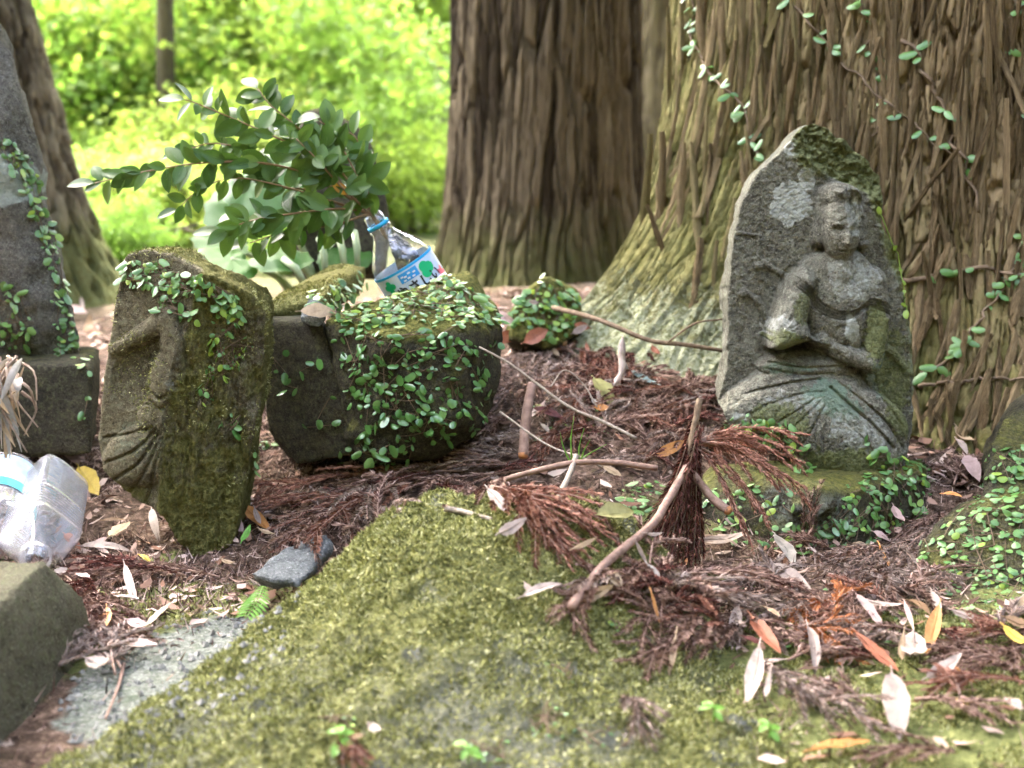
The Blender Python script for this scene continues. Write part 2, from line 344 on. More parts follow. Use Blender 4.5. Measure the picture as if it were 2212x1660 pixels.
s = NT('clear_plastic')                                       # thin wall: clear where faced, mirror-like where grazed
lw = s.n('ShaderNodeLayerWeight'); lw.inputs[0].default_value = .5
tr = s.n('ShaderNodeBsdfTransparent'); tr.inputs[0].default_value = (.9, .92, .92, 1); gl = s.n('ShaderNodeBsdfGlossy'); gl.inputs['Roughness'].default_value = .08
gl.inputs['Color'].default_value = (.95, .96, 1, 1); s.l(s.bump(s.noise(60, 3, .5), .25, .004), gl.inputs['Normal'])
mx = s.n('ShaderNodeMixShader'); s.l(s.map(s.math('POWER', lw.outputs['Facing'], 3.5), 0, 1, .07, .85), mx.inputs[0]); s.l(tr.outputs[0], mx.inputs[1]); s.l(gl.outputs[0], mx.inputs[2])
df = s.n('ShaderNodeBsdfTranslucent'); df.inputs[0].default_value = (.85, .87, .9, 1); m2 = s.n('ShaderNodeMixShader'); m2.inputs[0].default_value = .02
s.l(mx.outputs[0], m2.inputs[1]); s.l(df.outputs[0], m2.inputs[2]); s.l(m2.outputs[0], s.out.inputs['Surface']); M['pet'] = s.m
s = NT('cloudy_plastic')
lw = s.n('ShaderNodeLayerWeight'); lw.inputs[0].default_value = .5
tr = s.n('ShaderNodeBsdfTransparent'); tr.inputs[0].default_value = (.9, .9, .92, 1); gl = s.n('ShaderNodeBsdfGlossy'); gl.inputs['Roughness'].default_value = .1
mx = s.n('ShaderNodeMixShader'); s.l(s.map(s.math('POWER', lw.outputs['Facing'], 2.5), 0, 1, .10, .85), mx.inputs[0]); s.l(tr.outputs[0], mx.inputs[1]); s.l(gl.outputs[0], mx.inputs[2])
df = s.n('ShaderNodeBsdfDiffuse'); df.inputs[0].default_value = (.8, .8, .82, 1); m2 = s.n('ShaderNodeMixShader'); m2.inputs[0].default_value = .16
s.l(mx.outputs[0], m2.inputs[1]); s.l(df.outputs[0], m2.inputs[2]); s.l(m2.outputs[0], s.out.inputs['Surface']); M['pet_cloudy'] = s.m
def flat(name, c, rough=.4, spec=.5):
    s = NT(name); return s.done(c + (1,), rough, None, spec)
M['ring_blue'] = flat('blue_ring', (0.02, 0.36, 0.72)); M['print_blue'] = flat('blue_print', (0.03, 0.28, 0.68)); M['print_black'] = flat('black_print', (0.01, 0.01, 0.015))
M['print_green'] = flat('green_print', (0.02, 0.42, 0.16)); M['print_pink'] = flat('pink_print', (0.8, 0.16, 0.22)); M['print_white'] = flat('white_print', (0.75, 0.78, 0.84)); M['print_teal'] = flat('teal_print', (0.02, 0.42, 0.46))
s = NT('bottle_label'); col = s.mix(s.map(s.noise(60, 3, .6), .4, .7), (0.62, 0.68, 0.80, 1), (0.45, 0.60, 0.80, 1)); M['label'] = s.done(col, .35, None, .5)
s = NT('blue_label'); col = s.mix(s.map(s.noise(40, 3, .6), .35, .7), (0.35, 0.55, 0.85, 1), (0.62, 0.72, 0.88, 1)); M['label2'] = s.done(col, .35, None, .5)

# ------------------------------------------------------------------ ground
def rbf_fit(P, Z):
    P = np.asarray(P, float); d = np.linalg.norm(P[:, None] - P[None], axis=2); K = np.where(d > 0, d * d * np.log(d + 1e-12), 0); n = len(P)
    A = np.zeros((n + 3, n + 3)); A[:n, :n] = K + np.eye(n) * 1e-4; A[:n, n] = 1; A[:n, n + 1:] = P; A[n, :n] = 1; A[n + 1:, :n] = P.T
    wt = np.linalg.solve(A, np.concatenate([Z, [0, 0, 0]]))
    def f(x, y):
        r = np.hypot(x[..., None] - P[:, 0], y[..., None] - P[:, 1]); return (np.where(r > 0, r * r * np.log(r + 1e-12), 0) @ wt[:n]) + wt[n] + wt[n + 1] * x + wt[n + 2] * y
    return f
G = np.array([(-.6, .7, .03), (0, .7, .02), (.6, .7, .03), (-.45, 1.0, .035), (-.3, 1.1, .04), (-.2, 1.3, .035), (-.4, 1.4, .03), (-.55, 1.5, .02), (-.25, 1.5, .04), (0, 1.45, .04), (.1, 1.55, .07),
    (-.15, 1.65, .085), (.25, 1.35, .04), (.4, 1.2, .045), (.55, 1.1, .045), (.3, .95, .045), (.5, .9, .045), (.55, 1.35, .05), (.45, 1.5, .03), (.7, 1.5, .07), (.6, 1.75, .09), (.75, 1.9, .08), (.2, 1.75, .13),
    (.15, 2.0, .19), (0, 1.9, .16), (.3, 2.1, .2), (-.3, 1.9, .1), (-.6, 1.9, .06), (-.9, 2.2, .1), (0, 2.6, .2), (-.6, 3, .12), (-1.2, 3.5, .12), (0, 4.5, .13), (1.5, 3, .15), (1.5, 1, .05), (-1.5, 1, .03),
    (3, 4, .2), (-3, 4, .1), (0, 6, .15), (-3, 6, .15), (3, 6, .15)])
gfit = rbf_fit(G[:, :2], G[:, 2])
def axis(parts):
    o = []
    for a, b, st in parts: o.extend(np.arange(a, b, st).tolist())
    return np.array(o)
xs = axis([(-150, -20, 10), (-20, -4, 1.2), (-4, -1.1, .12), (-1.1, 1.1, .0075), (1.1, 4, .12), (4, 20, 1.2), (20, 151, 10)])
ys = axis([(-60, -4, 6), (-4, .5, .25), (.5, 2.4, .0075), (2.4, 3.2, .03), (3.2, 8, .12), (8, 30, 1), (30, 161, 10)])
X, Yg = np.meshgrid(xs, ys)
xc = np.clip(X, -3, 3); yc = np.clip(Yg, .6, 6)
Z = gfit(xc, yc)
near = ((np.abs(X) < 1.3) & (Yg > .4) & (Yg < 2.6)).astype(float)
Z = Z + near * ((n2(X, Yg, 9, 3, 5) - .5) * .022 + (n2(X, Yg, 45, 4, 9) - .5) * .012) + (1 - near) * (n2(X, Yg, 1.2, 3, 4) - .5) * .06
Z = Z + np.maximum(0, Yg - 6.5) ** 1.1 * .42 * sstep(6.5, 9, Yg) * np.where(Yg > 60, .6, 1)
Z = Z + np.clip(-1.2 - Yg, 0, 14) * .85  # unseen bank behind the camera, added to block low frontal sky light
px_left = 1106 + FPX * X / np.maximum(Yg, .2)
gravel = sstep(.05, -.06, np.hypot((X + .29) * 1.6, (Yg - 1.1)) - .17 + (n2(X, Yg, 14, 4, 61) - .5) * .12) * .9
mossg = .30 + .5 * sstep(.45, .7, n2(X, Yg, 7, 3, 21)) - .5 * sstep(1.45, 1.6, Yg)
mossg = np.where((X > .12) & (Yg < 1.25), .72, mossg); mossg = np.maximum(mossg, sstep(.1, .05, np.hypot(X + .36, (Yg - 1.29) * 1.2)) * .85)
mossg = mossg * (1 - gravel * .75) * near
nx, ny = len(xs), len(ys); idx = (np.arange(ny - 1)[:, None] * nx + np.arange(nx - 1)).ravel()
ground = obj('ground', mesh_np('ground', np.stack([X.ravel(), Yg.ravel(), Z.ravel()], 1), np.stack([idx, idx + 1, idx + nx + 1, idx + nx], 1), M['floor'],
             attrs={'gravel': gravel.ravel(), 'moss': mossg.ravel(), 'far': (np.maximum(sstep(2.8, 4.4, Yg), sstep(-1.2, -3, Yg))).ravel()}))
ground['kind'] = 'structure'

# ------------------------------------------------------------------ rocks
def hull_bm(pts, bm):
    vs_ = [bm.verts.new(p) for p in pts]; r = bmesh.ops.convex_hull(bm, input=vs_)
    dead = [v for v in vs_ if v.is_valid and not v.link_faces]
    for v in dead: bm.verts.remove(v)
def rock(name, hulls, mat, voxel=.009, smooth=4, amp=.012, fr=9, fine=.004, fr2=60, moss=.5, up=.6, seed=0, strat=0, parent=None):
    bm = bmesh.new()
    for h in hulls: hull_bm([tuple(p) for p in h], bm)
    me = bpy.data.meshes.new('tmp'); bm.to_mesh(me); bm.free()
    o = bpy.data.objects.new('tmp', me); COL.objects.link(o)
    m = o.modifiers.new('r', 'REMESH'); m.mode = 'VOXEL'; m.voxel_size = voxel
    if smooth: m2_ = o.modifiers.new('s', 'SMOOTH'); m2_.iterations = smooth; m2_.factor = .5
    dg = bpy.context.evaluated_depsgraph_get(); me2 = bpy.data.meshes.new_from_object(o.evaluated_get(dg)); bpy.data.objects.remove(o); bpy.data.meshes.remove(me)
    V, N = get_np(me2)
    d = (fbm(V * fr, 3, seed) - .5) * 2 * amp + (fbm(V * fr2, 4, seed + 11) - .5) * 2 * fine
    if strat: d += strat * (fbm(V * np.array([8, 8, 70]), 3, seed + 5) - .5) * 2
    V = V + N * d[:, None]; set_np(me2, V); V, N = get_np(me2)
    attr(me2, 'moss', np.clip(moss + up * np.clip(N[:, 2], -.5, 1) + .5 * (fbm(V * 11, 3, seed + 3) - .5), 0, 1)); attr(me2, 'lich', .25 * fbm(V * 14, 3, seed + 7)); attr(me2, 'teal', V[:, 0] * 0)
    me2.name = name; me2.materials.clear(); me2.materials.append(mat); me2.polygons.foreach_set('use_smooth', np.ones(len(me2.polygons), bool))
    return obj(name, me2, parent)
def pts(*l): return [at(x, y, Y) for x, y, Y in l]

# foreground mossy boulder : height sheet with a skirt
BC = [(830, 1092, .158), (1000, 1066, .165), (1150, 1068, .165), (1300, 1085, .155), (900, 1180, .145), (1150, 1200, .14), (640, 1268, .095), (760, 1170, .13), (700, 1350, .095), (1000, 1380, .105), (1300, 1380, .085),
      (330, 1515, .052), (560, 1500, .07), (850, 1550, .075), (1150, 1560, .07), (70, 1650, .04), (400, 1640, .055), (1000, 1655, .06), (1420, 1180, .115), (1480, 1330, .075), (1450, 1560, .06)]
bp = np.array([at_z(*c) for c in BC]); bfit = rbf_fit(bp[:, :2], bp[:, 2])
BO = np.array([tuple(at_z(*c)[:2]) for c in [(60, 1655, .04), (180, 1600, .045), (325, 1510, .05), (440, 1425, .065), (545, 1335, .08), (640, 1262, .095), (700, 1200, .12), (760, 1140, .14), (830, 1085, .158), (930, 1064, .163), (1060, 1058, .165), (1200, 1062, .163), (1330, 1078, .155), (1430, 1130, .135), (1500, 1230, .10), (1560, 1350, .07), (1560, 1500, .055)]] + [(.36, .86), (.34, .72), (-.2, .7), (-.42, .84)])
BO = rough_outline(BO * 1000, 12, 9, 3) / 1000
gx, gy = np.meshgrid(np.arange(-.5, .45, .004), np.arange(.68, 1.33, .004))
ind = inside(gx, gy, BO); bd, bnx, bny = poly_d(gx, gy, BO, True); sd = np.where(ind, bd, -bd)
gx2 = np.where(sd < 0, bnx, gx); gy2 = np.where(sd < 0, bny, gy)
zb = bfit(gx2, gy2) + (n2(gx2, gy2, 16, 4, 2) - .5) * .022 + (n2(gx2, gy2, 60, 4, 8) - .5) * .016 + (n2(gx2, gy2, 110, 3, 18) - .5) * .009
e = np.clip(sd / .022, 0, 1); zb = zb - .02 * (1 - np.sqrt(np.clip(1 - (1 - e) ** 2, 0, 1)))
def grid_to_mesh(keep_v, shape):
    ny_, nx_ = shape; i = np.arange(ny_ - 1)[:, None] * nx_ + np.arange(nx_ - 1); q = np.stack([i, i + 1, i + nx_ + 1, i + nx_], -1).reshape(-1, 4)
    k = keep_v.ravel()[q].any(1); q = q[k]; used = np.unique(q); remap = np.full(ny_ * nx_, -1); remap[used] = np.arange(len(used)); return remap[q], used
def boundary(q):
    ed = np.concatenate([q[:, [0, 1]], q[:, [1, 2]], q[:, [2, 3]], q[:, [3, 0]]]); key = np.sort(ed, 1); _, inv, cnt = np.unique(key, axis=0, return_inverse=True, return_counts=True); return ed[cnt[inv.ravel()] == 1]
q, used = grid_to_mesh(sd > 0, gx.shape)
Vb = np.stack([gx2.ravel()[used], gy2.ravel()[used], zb.ravel()[used]], 1)
def skirt(V, q, rings, shift):
    be = boundary(q); bv = np.unique(be); mp = {v: i for i, v in enumerate(bv)}; ea = np.array([mp[v] for v in be[:, 0]]); eb = np.array([mp[v] for v in be[:, 1]])
    base = V[bv]; prev = bv; Vs = [V]; Fs = [q]; n = len(V)
    for k in range(1, rings + 1):
        nv = shift(base, k / rings); cur = n + np.arange(len(bv)); n += len(bv); Vs.append(nv); Fs.append(np.stack([prev[eb], prev[ea], cur[ea], cur[eb]], 1)); prev = cur
    c = Vs[-1].mean(0); Vs.append(c[None]); return np.vstack(Vs), [np.vstack(Fs), np.stack([prev[eb], prev[ea], np.full(len(ea), n)], 1)]
def sh(b, t):
    o = b.copy(); o[:, 2] = b[:, 2] * (1 - t) - .06 * t; j = (n2(b[:, 0] + t, b[:, 1] - t, 30, 3, 8) - .5) * .02; ctr = np.array([0, 1.0]); dv = b[:, :2] - ctr; dv /= np.linalg.norm(dv, axis=1)[:, None]
    o[:, :2] += dv * (j + .012 * t)[:, None]; return o
Vb, Fb = skirt(Vb, q, 6, sh)
mb_ = .5 + .7 * (n2(Vb[:, 0], Vb[:, 1], 6, 3, 14) - .5) - .35 * sstep(.6, .75, n2(Vb[:, 0], Vb[:, 1], 25, 3, 31)) + .2 * sstep(.06, .14, Vb[:, 2])
boulder = obj('mossy_boulder', mesh_np('mossy_boulder', Vb, Fb, M['boulder'], attrs={'moss': mb_, 'lich': .35 * n2(Vb[:, 0], Vb[:, 1], 20, 3, 4), 'teal': mb_ * 0}))
tag(boulder, 'large low boulder with sloping top covered in yellow green moss', 'boulder')

# ---- seated figure carved on a slab : relief built over its outline
def relief(outline, Yp, step, hfun, thick, edge, lean, seed, base_py, rough_amp=3, skm=.6):
    O = rough_outline(outline, 6, rough_amp, seed); lo = O.min(0) - 8; hi = O.max(0) + 8
    U, V = np.meshgrid(np.arange(lo[0], hi[0], step), np.arange(lo[1], hi[1], step))
    ins = inside(U, V, O); d, bx, by = poly_d(U, V, O, True); sd = np.where(ins, d, -d)
    q, used = grid_to_mesh(ins, U.shape)
    U = np.where(sd < 0, bx, U).ravel()[used]; V = np.where(sd < 0, by, V).ravel()[used]; sd = np.maximum(sd.ravel()[used], 0)
    h, at_d = hfun(U, V, sd)
    e = np.clip(sd / edge, 0, 1); h = h - edge * .8 * (1 - np.sqrt(np.clip(1 - (1 - e) ** 2, 0, 1)))
    P = at(U, V, Yp); sc_ = Yp / FPX; P[:, 1] -= h * sc_; z0 = at(U[0], base_py, Yp)[2]
    q = q[:, ::-1]
    def shf(b, t):
        o = b.copy(); o[:, 1] = b[:, 1] * (1 - t) + (Yp + thick) * t if False else b[:, 1] + (thick) * t
        c = b.mean(0); j = (fbm(b * 25 + t * 3, 3, seed) - .5) * .02 * math.sin(math.pi * min(1, t * 1.2) * .8); o[:, 0] += (b[:, 0] - c[0]) * -.12 * t * t + j; o[:, 2] += j - .04 * t * t * (b[:, 2] - c[2]); return o
    nf = len(P); P, F = skirt(P, q, 8, shf); P[:, 1] += lean * (P[:, 2] - z0)
    A = {k: np.concatenate([v, np.full(len(P) - nf, skm if k == 'moss' else .1)]) for k, v in at_d.items()}
    return P, F, A, (U, V, nf)
def smax(hs, k=2.0):
    m = np.maximum.reduce(hs); return m + k * np.log(sum(np.exp((h - m) / k) for h in hs))
def ell(U, V, cx, cy, rx, ry, H, base=0, rot=0, pw=.5):
    c, s_ = math.cos(R(rot)), math.sin(R(rot)); x = (U - cx) * c + (V - cy) * s_; y = -(U - cx) * s_ + (V - cy) * c
    qq = 1 - (x / rx) ** 2 - (y / ry) ** 2; return np.where(qq > 0, base + H * np.clip(qq, 0, 1) ** pw, -40)
def cap(U, V, a, b, r0, r1, b0=0, b1=0, k=1.0):
    a = np.array(a, float); b = np.array(b, float); e = b - a; t = np.clip(((U - a[0]) * e[0] + (V - a[1]) * e[1]) / (e @ e), 0, 1)
    d = np.hypot(U - a[0] - t * e[0], V - a[1] - t * e[1]); r = r0 + (r1 - r0) * t; return np.where(d < r, b0 + (b1 - b0) * t + k * np.sqrt(np.clip(r * r - d * d, 0, None)), -40)
def groove(U, V, pl, wd, dep):
    d, _, _ = poly_d(U, V, smooth_curve(pl, 24), False); return -dep * np.exp(-(d / wd) ** 2)
S3 = zz(1660, 380, 3.1917)
def S3l(*l): return [S3(*p) for p in l]
def statue_h(U, V, sd):
    big = (n2(U, V, .03, 4, 3) - .5); fine = (n2(U, V, .12, 4, 4) - .5)
    # broken, rough right-hand and upper zone of the slab, falling back to the right edge
    edge_line = [(1700, 330), (1745, 360), (1800, 395), (1860, 420), (1885, 500), (1900, 560), (1930, 620), (1945, 720), (1950, 830), (1960, 960)]
    ex = np.interp(V, [p[1] for p in edge_line], [p[0] for p in edge_line]); right = sstep(0, 40, U - ex)
    h0 = 2 * big + 1.2 * fine + right * (-22 * sstep(0, 70, U - ex) + 44 * big + 22 * fine)
    topz = sstep(430, 330, V) * sstep(1690, 1760, U); h0 = h0 + topz * (22 * big + 16 * fine + 5)
    h0 = h0 - 3 * sstep(3, 0, np.abs(U - (1640 + (V - 513) * .15)) ) * 0
    # recessed field around the figure's left
    L = []
    L.append(ell(U, V, 1818, 665, 92, 135, 62, 4, 0, .45))                                     # chest and belly
    L.append(ell(U, V, 1812, 592, 82, 52, 50, 6, 4))                                           # shoulders
    L.append(cap(U, V, (1816, 545), (1816, 590), 24, 30, 34, 34))                              # neck
    L.append(ell(U, V, 1814, 484, 43, 82, 50, 34, 3, .5))                                      # head
    L.append(cap(U, V, (1790, 425), (1772, 520), 18, 16, 14, 14, 1.1)); L.append(cap(U, V, (1858, 500), (1868, 526), 14, 14, 14, 14))   # hair at the temples
    L.append(ell(U, V, 1817, 428, 45, 34, 40, 32, 10))                                         # crown of hair
    sl_ = [(1650, 746), (1656, 702), (1676, 649), (1700, 599), (1735, 572), (1764, 596), (1752, 640), (1735, 690), (1745, 722), (1770, 735), (1735, 731), (1700, 742), (1679, 750)]
    sdv, _, _ = poly_d(U, V, sl_, True); si = inside(U, V, sl_); L.append(np.where(si, 24 + 46 * np.sqrt(np.clip(1 - (1 - np.clip(sdv / 30, 0, 1)) ** 2, 0, 1)) + 22 * sstep(620, 745, V), -40))
    L.append(cap(U, V, (1768, 728), (1795, 748), 16, 15, 46, 46))                              # wrists joined before the belly
    L.append(cap(U, V, (1882, 606), (1890, 690), 32, 30, 22, 28)); L.append(cap(U, V, (1890, 690), (1870, 776), 30, 24, 28, 46))          # right upper arm
    L.append(cap(U, V, (1868, 778), (1792, 750), 22, 16, 50, 56)); L.append(ell(U, V, 1812, 715, 18, 26, 16, 50, 10))                      # forearm, hand
    # lap with spread knees
    lap = [(1548, 880), (1575, 845), (1640, 800), (1700, 782), (1780, 790), (1850, 800), (1885, 850), (1925, 900), (1950, 960), (1940, 1010), (1880, 1046), (1800, 1050), (1730, 1020), (1660, 970), (1560, 915)]
    ld, _, _ = poly_d(U, V, lap, True); li_ = inside(U, V, lap); lp = 12 + 62 * np.sqrt(np.clip(1 - (1 - np.clip(ld / 85, 0, 1)) ** 2, 0, 1)) + 16 * sstep(800, 940, V); L.append(np.where(li_, lp, -40))
    L.append(ell(U, V, 1745, 790, 110, 34, 26, 26, 0)); L.append(ell(U, V, 1640, 880, 100, 46, 26, 52, -14)); L.append(ell(U, V, 1860, 900, 90, 62, 22, 52, 24))
    # attributes held by the other arms, in low relief
    for a, b_, r in [((1643, 520), (1646, 572), 5), ((1646, 590), (1650, 606), 6), ((1655, 570), (1702, 600), 7), ((1612, 632), (1640, 650), 7), ((1640, 650), (1664, 692), 9), ((1905, 745), (1940, 770), 11), ((1938, 770), (1956, 795), 9), ((1598, 505), (1648, 512), 3.5)]:
        L.append(cap(U, V, a, b_, r, r * .8, 1, 1, .8))
    L.append(ell(U, V, 1643, 577, 10, 9, 8, 3)); L.append(ell(U, V, 1609, 637, 9, 8, 7, 3))
    fig = np.maximum.reduce(L); mask = fig > h0 + 2
    h = smax([h0] + L, 1.4)
    # face
    def bump_(cx, cy, rx, ry, a): return a * np.exp(-((U - cx) / rx) ** 2 - ((V - cy) / ry) ** 2)
    h = h + bump_(1813, 510, 6, 16, 15) + bump_(1813, 522, 9, 6, 8) - bump_(1796, 495, 11, 7, 12) - bump_(1832, 497, 11, 7, 12) + bump_(1796, 497, 8, 3.2, 7) + bump_(1832, 499, 8, 3.2, 7)
    h = h + bump_(1796, 481, 13, 4, 4) + bump_(1832, 483, 13, 4, 4) + bump_(1811, 534, 12, 3, 4) + bump_(1811, 543, 10, 3.5, 4.5) - bump_(1811, 538, 13, 1.8, 7) + bump_(1811, 555, 11, 5, 3)
    brk = [(1788, 412), (1817, 403), (1852, 412), (1882, 470), (1885, 525), (1858, 528), (1836, 496), (1813, 468), (1806, 430)]
    bi = inside(U, V, brk); bdist, _, _ = poly_d(U, V, brk, True); bw = np.where(bi, sstep(0, 6, bdist), 0); h = h * (1 - bw) + bw * (72 - .95 * (U - 1812) + 22 * (n2(U, V, .05, 4, 8) - .5) + 10 * (n2(U, V, .2, 3, 9) - .5)) 
    h = h - bump_(1832, 436, 7, 11, 12)
    # necklace / robe edge, three cords
    nl = np.array([(1698, 594), (1722, 612), (1746, 632), (1756, 652), (1778, 668), (1812, 676), (1842, 668), (1862, 652), (1884, 652), (1918, 668)], float)
    for k in range(4): h = h + groove(U, V, nl + np.array([-.5, 1]) * (k * 5 - 6), 1.6, 7)
    h = h + ell(U, V, 1815, 734, 5, 5, 3, 0) * 0 + groove(U, V, [(1810, 731), (1817, 728), (1820, 735), (1814, 739), (1810, 733)], 1.4, 4)
    # folds of the robe
    for pl, wd, dp in [([(1565, 868), (1620, 838), (1700, 818), (1760, 812)], 3, 11), ([(1575, 900), (1640, 862), (1720, 838), (1765, 835)], 2.6, 5), ([(1620, 915), (1680, 885), (1740, 850)], 2.4, 6), ([(1660, 935), (1705, 895), (1752, 855)], 2.4, 5),
                       ([(1700, 960), (1735, 905), (1762, 862)], 2.4, 5), ([(1760, 990), (1740, 930), (1752, 870)], 2.2, 5), ([(1780, 1010), (1755, 940), (1768, 878)], 2, 4), ([(1780, 828), (1815, 862), (1860, 900), (1905, 950)], 3.4, 13),
                       ([(1800, 820), (1840, 850), (1890, 895), (1935, 960)], 2.6, 8), ([(1860, 810), (1895, 860), (1932, 910)], 2.4, 6), ([(1800, 890), (1845, 935), (1880, 985)], 2.2, 4), ([(1655, 778), (1720, 788), (1800, 786), (1860, 796)], 2.2, 7), ([(1648, 792), (1720, 802), (1790, 800)], 2, 5),
                       ([(1716, 700), (1728, 672), (1736, 650)], 3, 5), ([(1676, 700), (1700, 672), (1712, 650)], 2.5, 3), ([(1600, 650), (1596, 700), (1604, 724), (1614, 700), (1616, 655)], 1.8, 4), ([(1608, 655), (1606, 690), (1610, 700)], 1.4, 3),
                       ([(1720, 595), (1700, 560), (1690, 530)], 1.5, 2), ([(1860, 660), (1850, 745)], 3, 9), ([(1738, 660), (1742, 720)], 3, 8)]:
        h = h + groove(U, V, pl, wd * 1.1, dp * .75)
    # the hollow under the broken sleeve
    h = h - 40 * np.exp(-((U - 1742) / 40) ** 2 - ((V - 757) / 13) ** 2) * sstep(738, 746, V + .12 * (U - 1742))
    h = np.where(mask, h * 1.22, h) + 2.4 * fine + 2.0 * (n2(U, V, .3, 3, 44) - .5) - 2.5 * sstep(.60, .72, n2(U, V, .16, 3, 46)) - 2 * sstep(.6, .7, n2(U, V, .33, 2, 48)) + mask * (2.2 * (n2(U, V, .05, 3, 12) - .5))
    # growths with shapes of their own
    nz = n2(U, V, .035, 4, 20) - .5; nz2 = n2(U, V, .13, 4, 23) - .5
    def blob(cx, cy, rx, ry, s_=1): return s_ * sstep(1.35, .75, np.hypot((U - cx) / rx, (V - cy) / ry) + 1.1 * nz + .9 * nz2)
    lich = np.maximum.reduce([blob(1716, 440, 42, 40), blob(1752, 388, 15, 22), blob(1722, 320, 16, 14), blob(1836, 600, 60, 45, .30), blob(1810, 580, 34, 24, .28), blob(1840, 465, 34, 50, .31), blob(1826, 700, 16, 30, .36), blob(1850, 925, 50, 50, .29), blob(1800, 905, 30, 30, .31), blob(1590, 885, 22, 10, .33), blob(1680, 720, 36, 46, .3), blob(1845, 980, 50, 30, .29), blob(1700, 860, 60, 30, .28), right * .42, topz * .36]) + .10
    moss = np.maximum.reduce([right * .55, topz * .66, blob(1880, 715, 26, 60, .52), blob(1690, 725, 40, 26, .45), blob(1930, 830, 40, 110, .45), blob(1660, 900, 70, 40, .45), blob(1800, 985, 120, 40, .5), sstep(980, 1050, V) * .6, blob(1720, 660, 20, 40, .4)]) + .08
    teal = np.maximum.reduce([blob(1765, 838, 55, 26, .6), blob(1805, 868, 50, 22, .55), blob(1820, 925, 60, 40, .36), blob(1690, 790, 50, 14, .5), blob(1905, 800, 40, 60, .5)])
    return h, {'moss': moss, 'lich': lich, 'teal': teal, 'fig': mask.astype(float)}
OUT_S = [(1553, 868), (1572, 800), (1576, 720), (1578, 640), (1590, 520), (1608, 440), (1640, 380), (1702, 322), (1738, 280), (1772, 264), (1804, 276), (1822, 300), (1838, 300), (1884, 342), (1920, 384), (1922, 440), (1914, 488), (1948, 540), (1965, 640), (1980, 760), (1978, 850), (1974, 930), (1962, 985), (1930, 1030), (1880, 1052), (1800, 1056), (1735, 1030), (1680, 990), (1610, 930), (1560, 905)]
P, F, A, (SU, SV, nf) = relief(OUT_S, 1.66, 2.1, statue_h, .11, 4, .06, 5, 1040, 5, .3)
st = thing('carved_stone_statue', 'weathered grey stone slab carved with a seated figure, propped before the big cedar', 'statue', loc=(0, 0, 0))
figv = np.concatenate([A.pop('fig')[:nf], np.zeros(len(P) - nf)]) > .5
qf = figv[F[0]].sum(1) >= 3
def submesh(name, P, Fs, A, mat):
    used = np.unique(np.concatenate([f.ravel() for f in Fs if len(f)])); mp = np.full(len(P), -1); mp[used] = np.arange(len(used)); return mesh_np(name, P[used], [mp[f] for f in Fs if len(f)], mat, attrs={k: v[used] for k, v in A.items()})
statue_slab = obj('backing_slab', submesh('backing_slab', P, [F[0][~qf], F[1]], A, M['statue']), st)
statue_fig = obj('carved_figure', submesh('carved_figure', P, [F[0][qf]], A, M['statue']), st); statue_fig['label'] = 'carved seated figure with a chipped head and draped robe'

# ---- left relief stone
def left_h(U, V, sd):
    big = n2(U, V, .03, 4, 33) - .5; fine = n2(U, V, .12, 4, 34) - .5
    rx = np.interp(V, [550, 600, 700, 830, 960, 1100, 1220], [440, 425, 402, 375, 352, 345, 350]); rg = U - rx
    h = np.where(rg < 0, .30 * rg, -.42 * rg) + 6 * np.exp(-(rg / 14) ** 2)
    lw_ = sstep(4, -14, rg); h = h + (1 - lw_) * ((n2(U * 2.2, V * .35, .03, 4, 40) - .5) * 60 + (n2(U * 2, V * .5, .1, 4, 41) - .5) * 16 + 12 * fine) + big * 6 + fine * 2.5
    L = [cap(U, V, (218, 768), (345, 696), 12, 26, 2, 10, 1.0), cap(U, V, (345, 696), (372, 780), 24, 30, 10, 8), ell(U, V, 345, 830, 38, 80, 40, 2, 8), ell(U, V, 330, 640, 50, 44, 8, 0, 0), ell(U, V, 300, 990, 100, 66, 30, 0, -18), ell(U, V, 330, 905, 46, 40, 26, 6)]
    up = smax([np.zeros_like(U)] + L, 3); up = up - 16 * ell(U, V, 268, 830, 52, 70, 1, 0, 15).clip(0, 1) - 8 * ell(U, V, 300, 770, 40, 20, 1, 0, 0).clip(0, 1)
    for pl in [[(335, 930), (290, 975), (215, 1010)], [(340, 940), (300, 1000), (235, 1045)], [(345, 950), (315, 1015), (270, 1075)], [(348, 960), (330, 1030), (310, 1090)], [(325, 925), (270, 945), (205, 960)], [(318, 870), (345, 885), (365, 870)], [(318, 850), (345, 862), (365, 850)], [(235, 780), (290, 760), (335, 735)]]:
        up = up + groove(U, V, pl, 3.4, 9)
    h = h + lw_ * up
    nz = n2(U, V, .03, 4, 50) - .5
    def blob(cx, cy, r1, r2, s_=1): return s_ * sstep(1.3, .7, np.hypot((U - cx) / r1, (V - cy) / r2) + nz)
    moss = .2 + .26 * (1 - lw_) + .3 * sstep(950, 1150, V) + .25 * blob(460, 640, 60, 60) + .7 * nz
    return h, {'moss': moss, 'lich': blob(378, 815, 24, 50, .12) + .2, 'teal': blob(300, 960, 80, 60, .35)}
OUT_L = [(236, 562), (275, 548), (340, 555), (420, 590), (520, 640), (548, 690), (546, 800), (540, 900), (522, 1000), (504, 1130), (492, 1190), (452, 1222), (415, 1215), (385, 1180), (345, 1110), (280, 1085), (205, 1030), (190, 960), (195, 850), (205, 760), (215, 660)]
P, F, A, _ = relief(OUT_L, 1.47, 2.3, left_h, .12, 8, .10, 17, 1150, 4)
relief_o = tag(obj('carved_stone_slab', mesh_np('carved_stone_slab', P, F, M['relief'], attrs=A)), 'thick broken stone slab with worn draped figure, leaning among fern beside plastic bottle', 'carved stone')

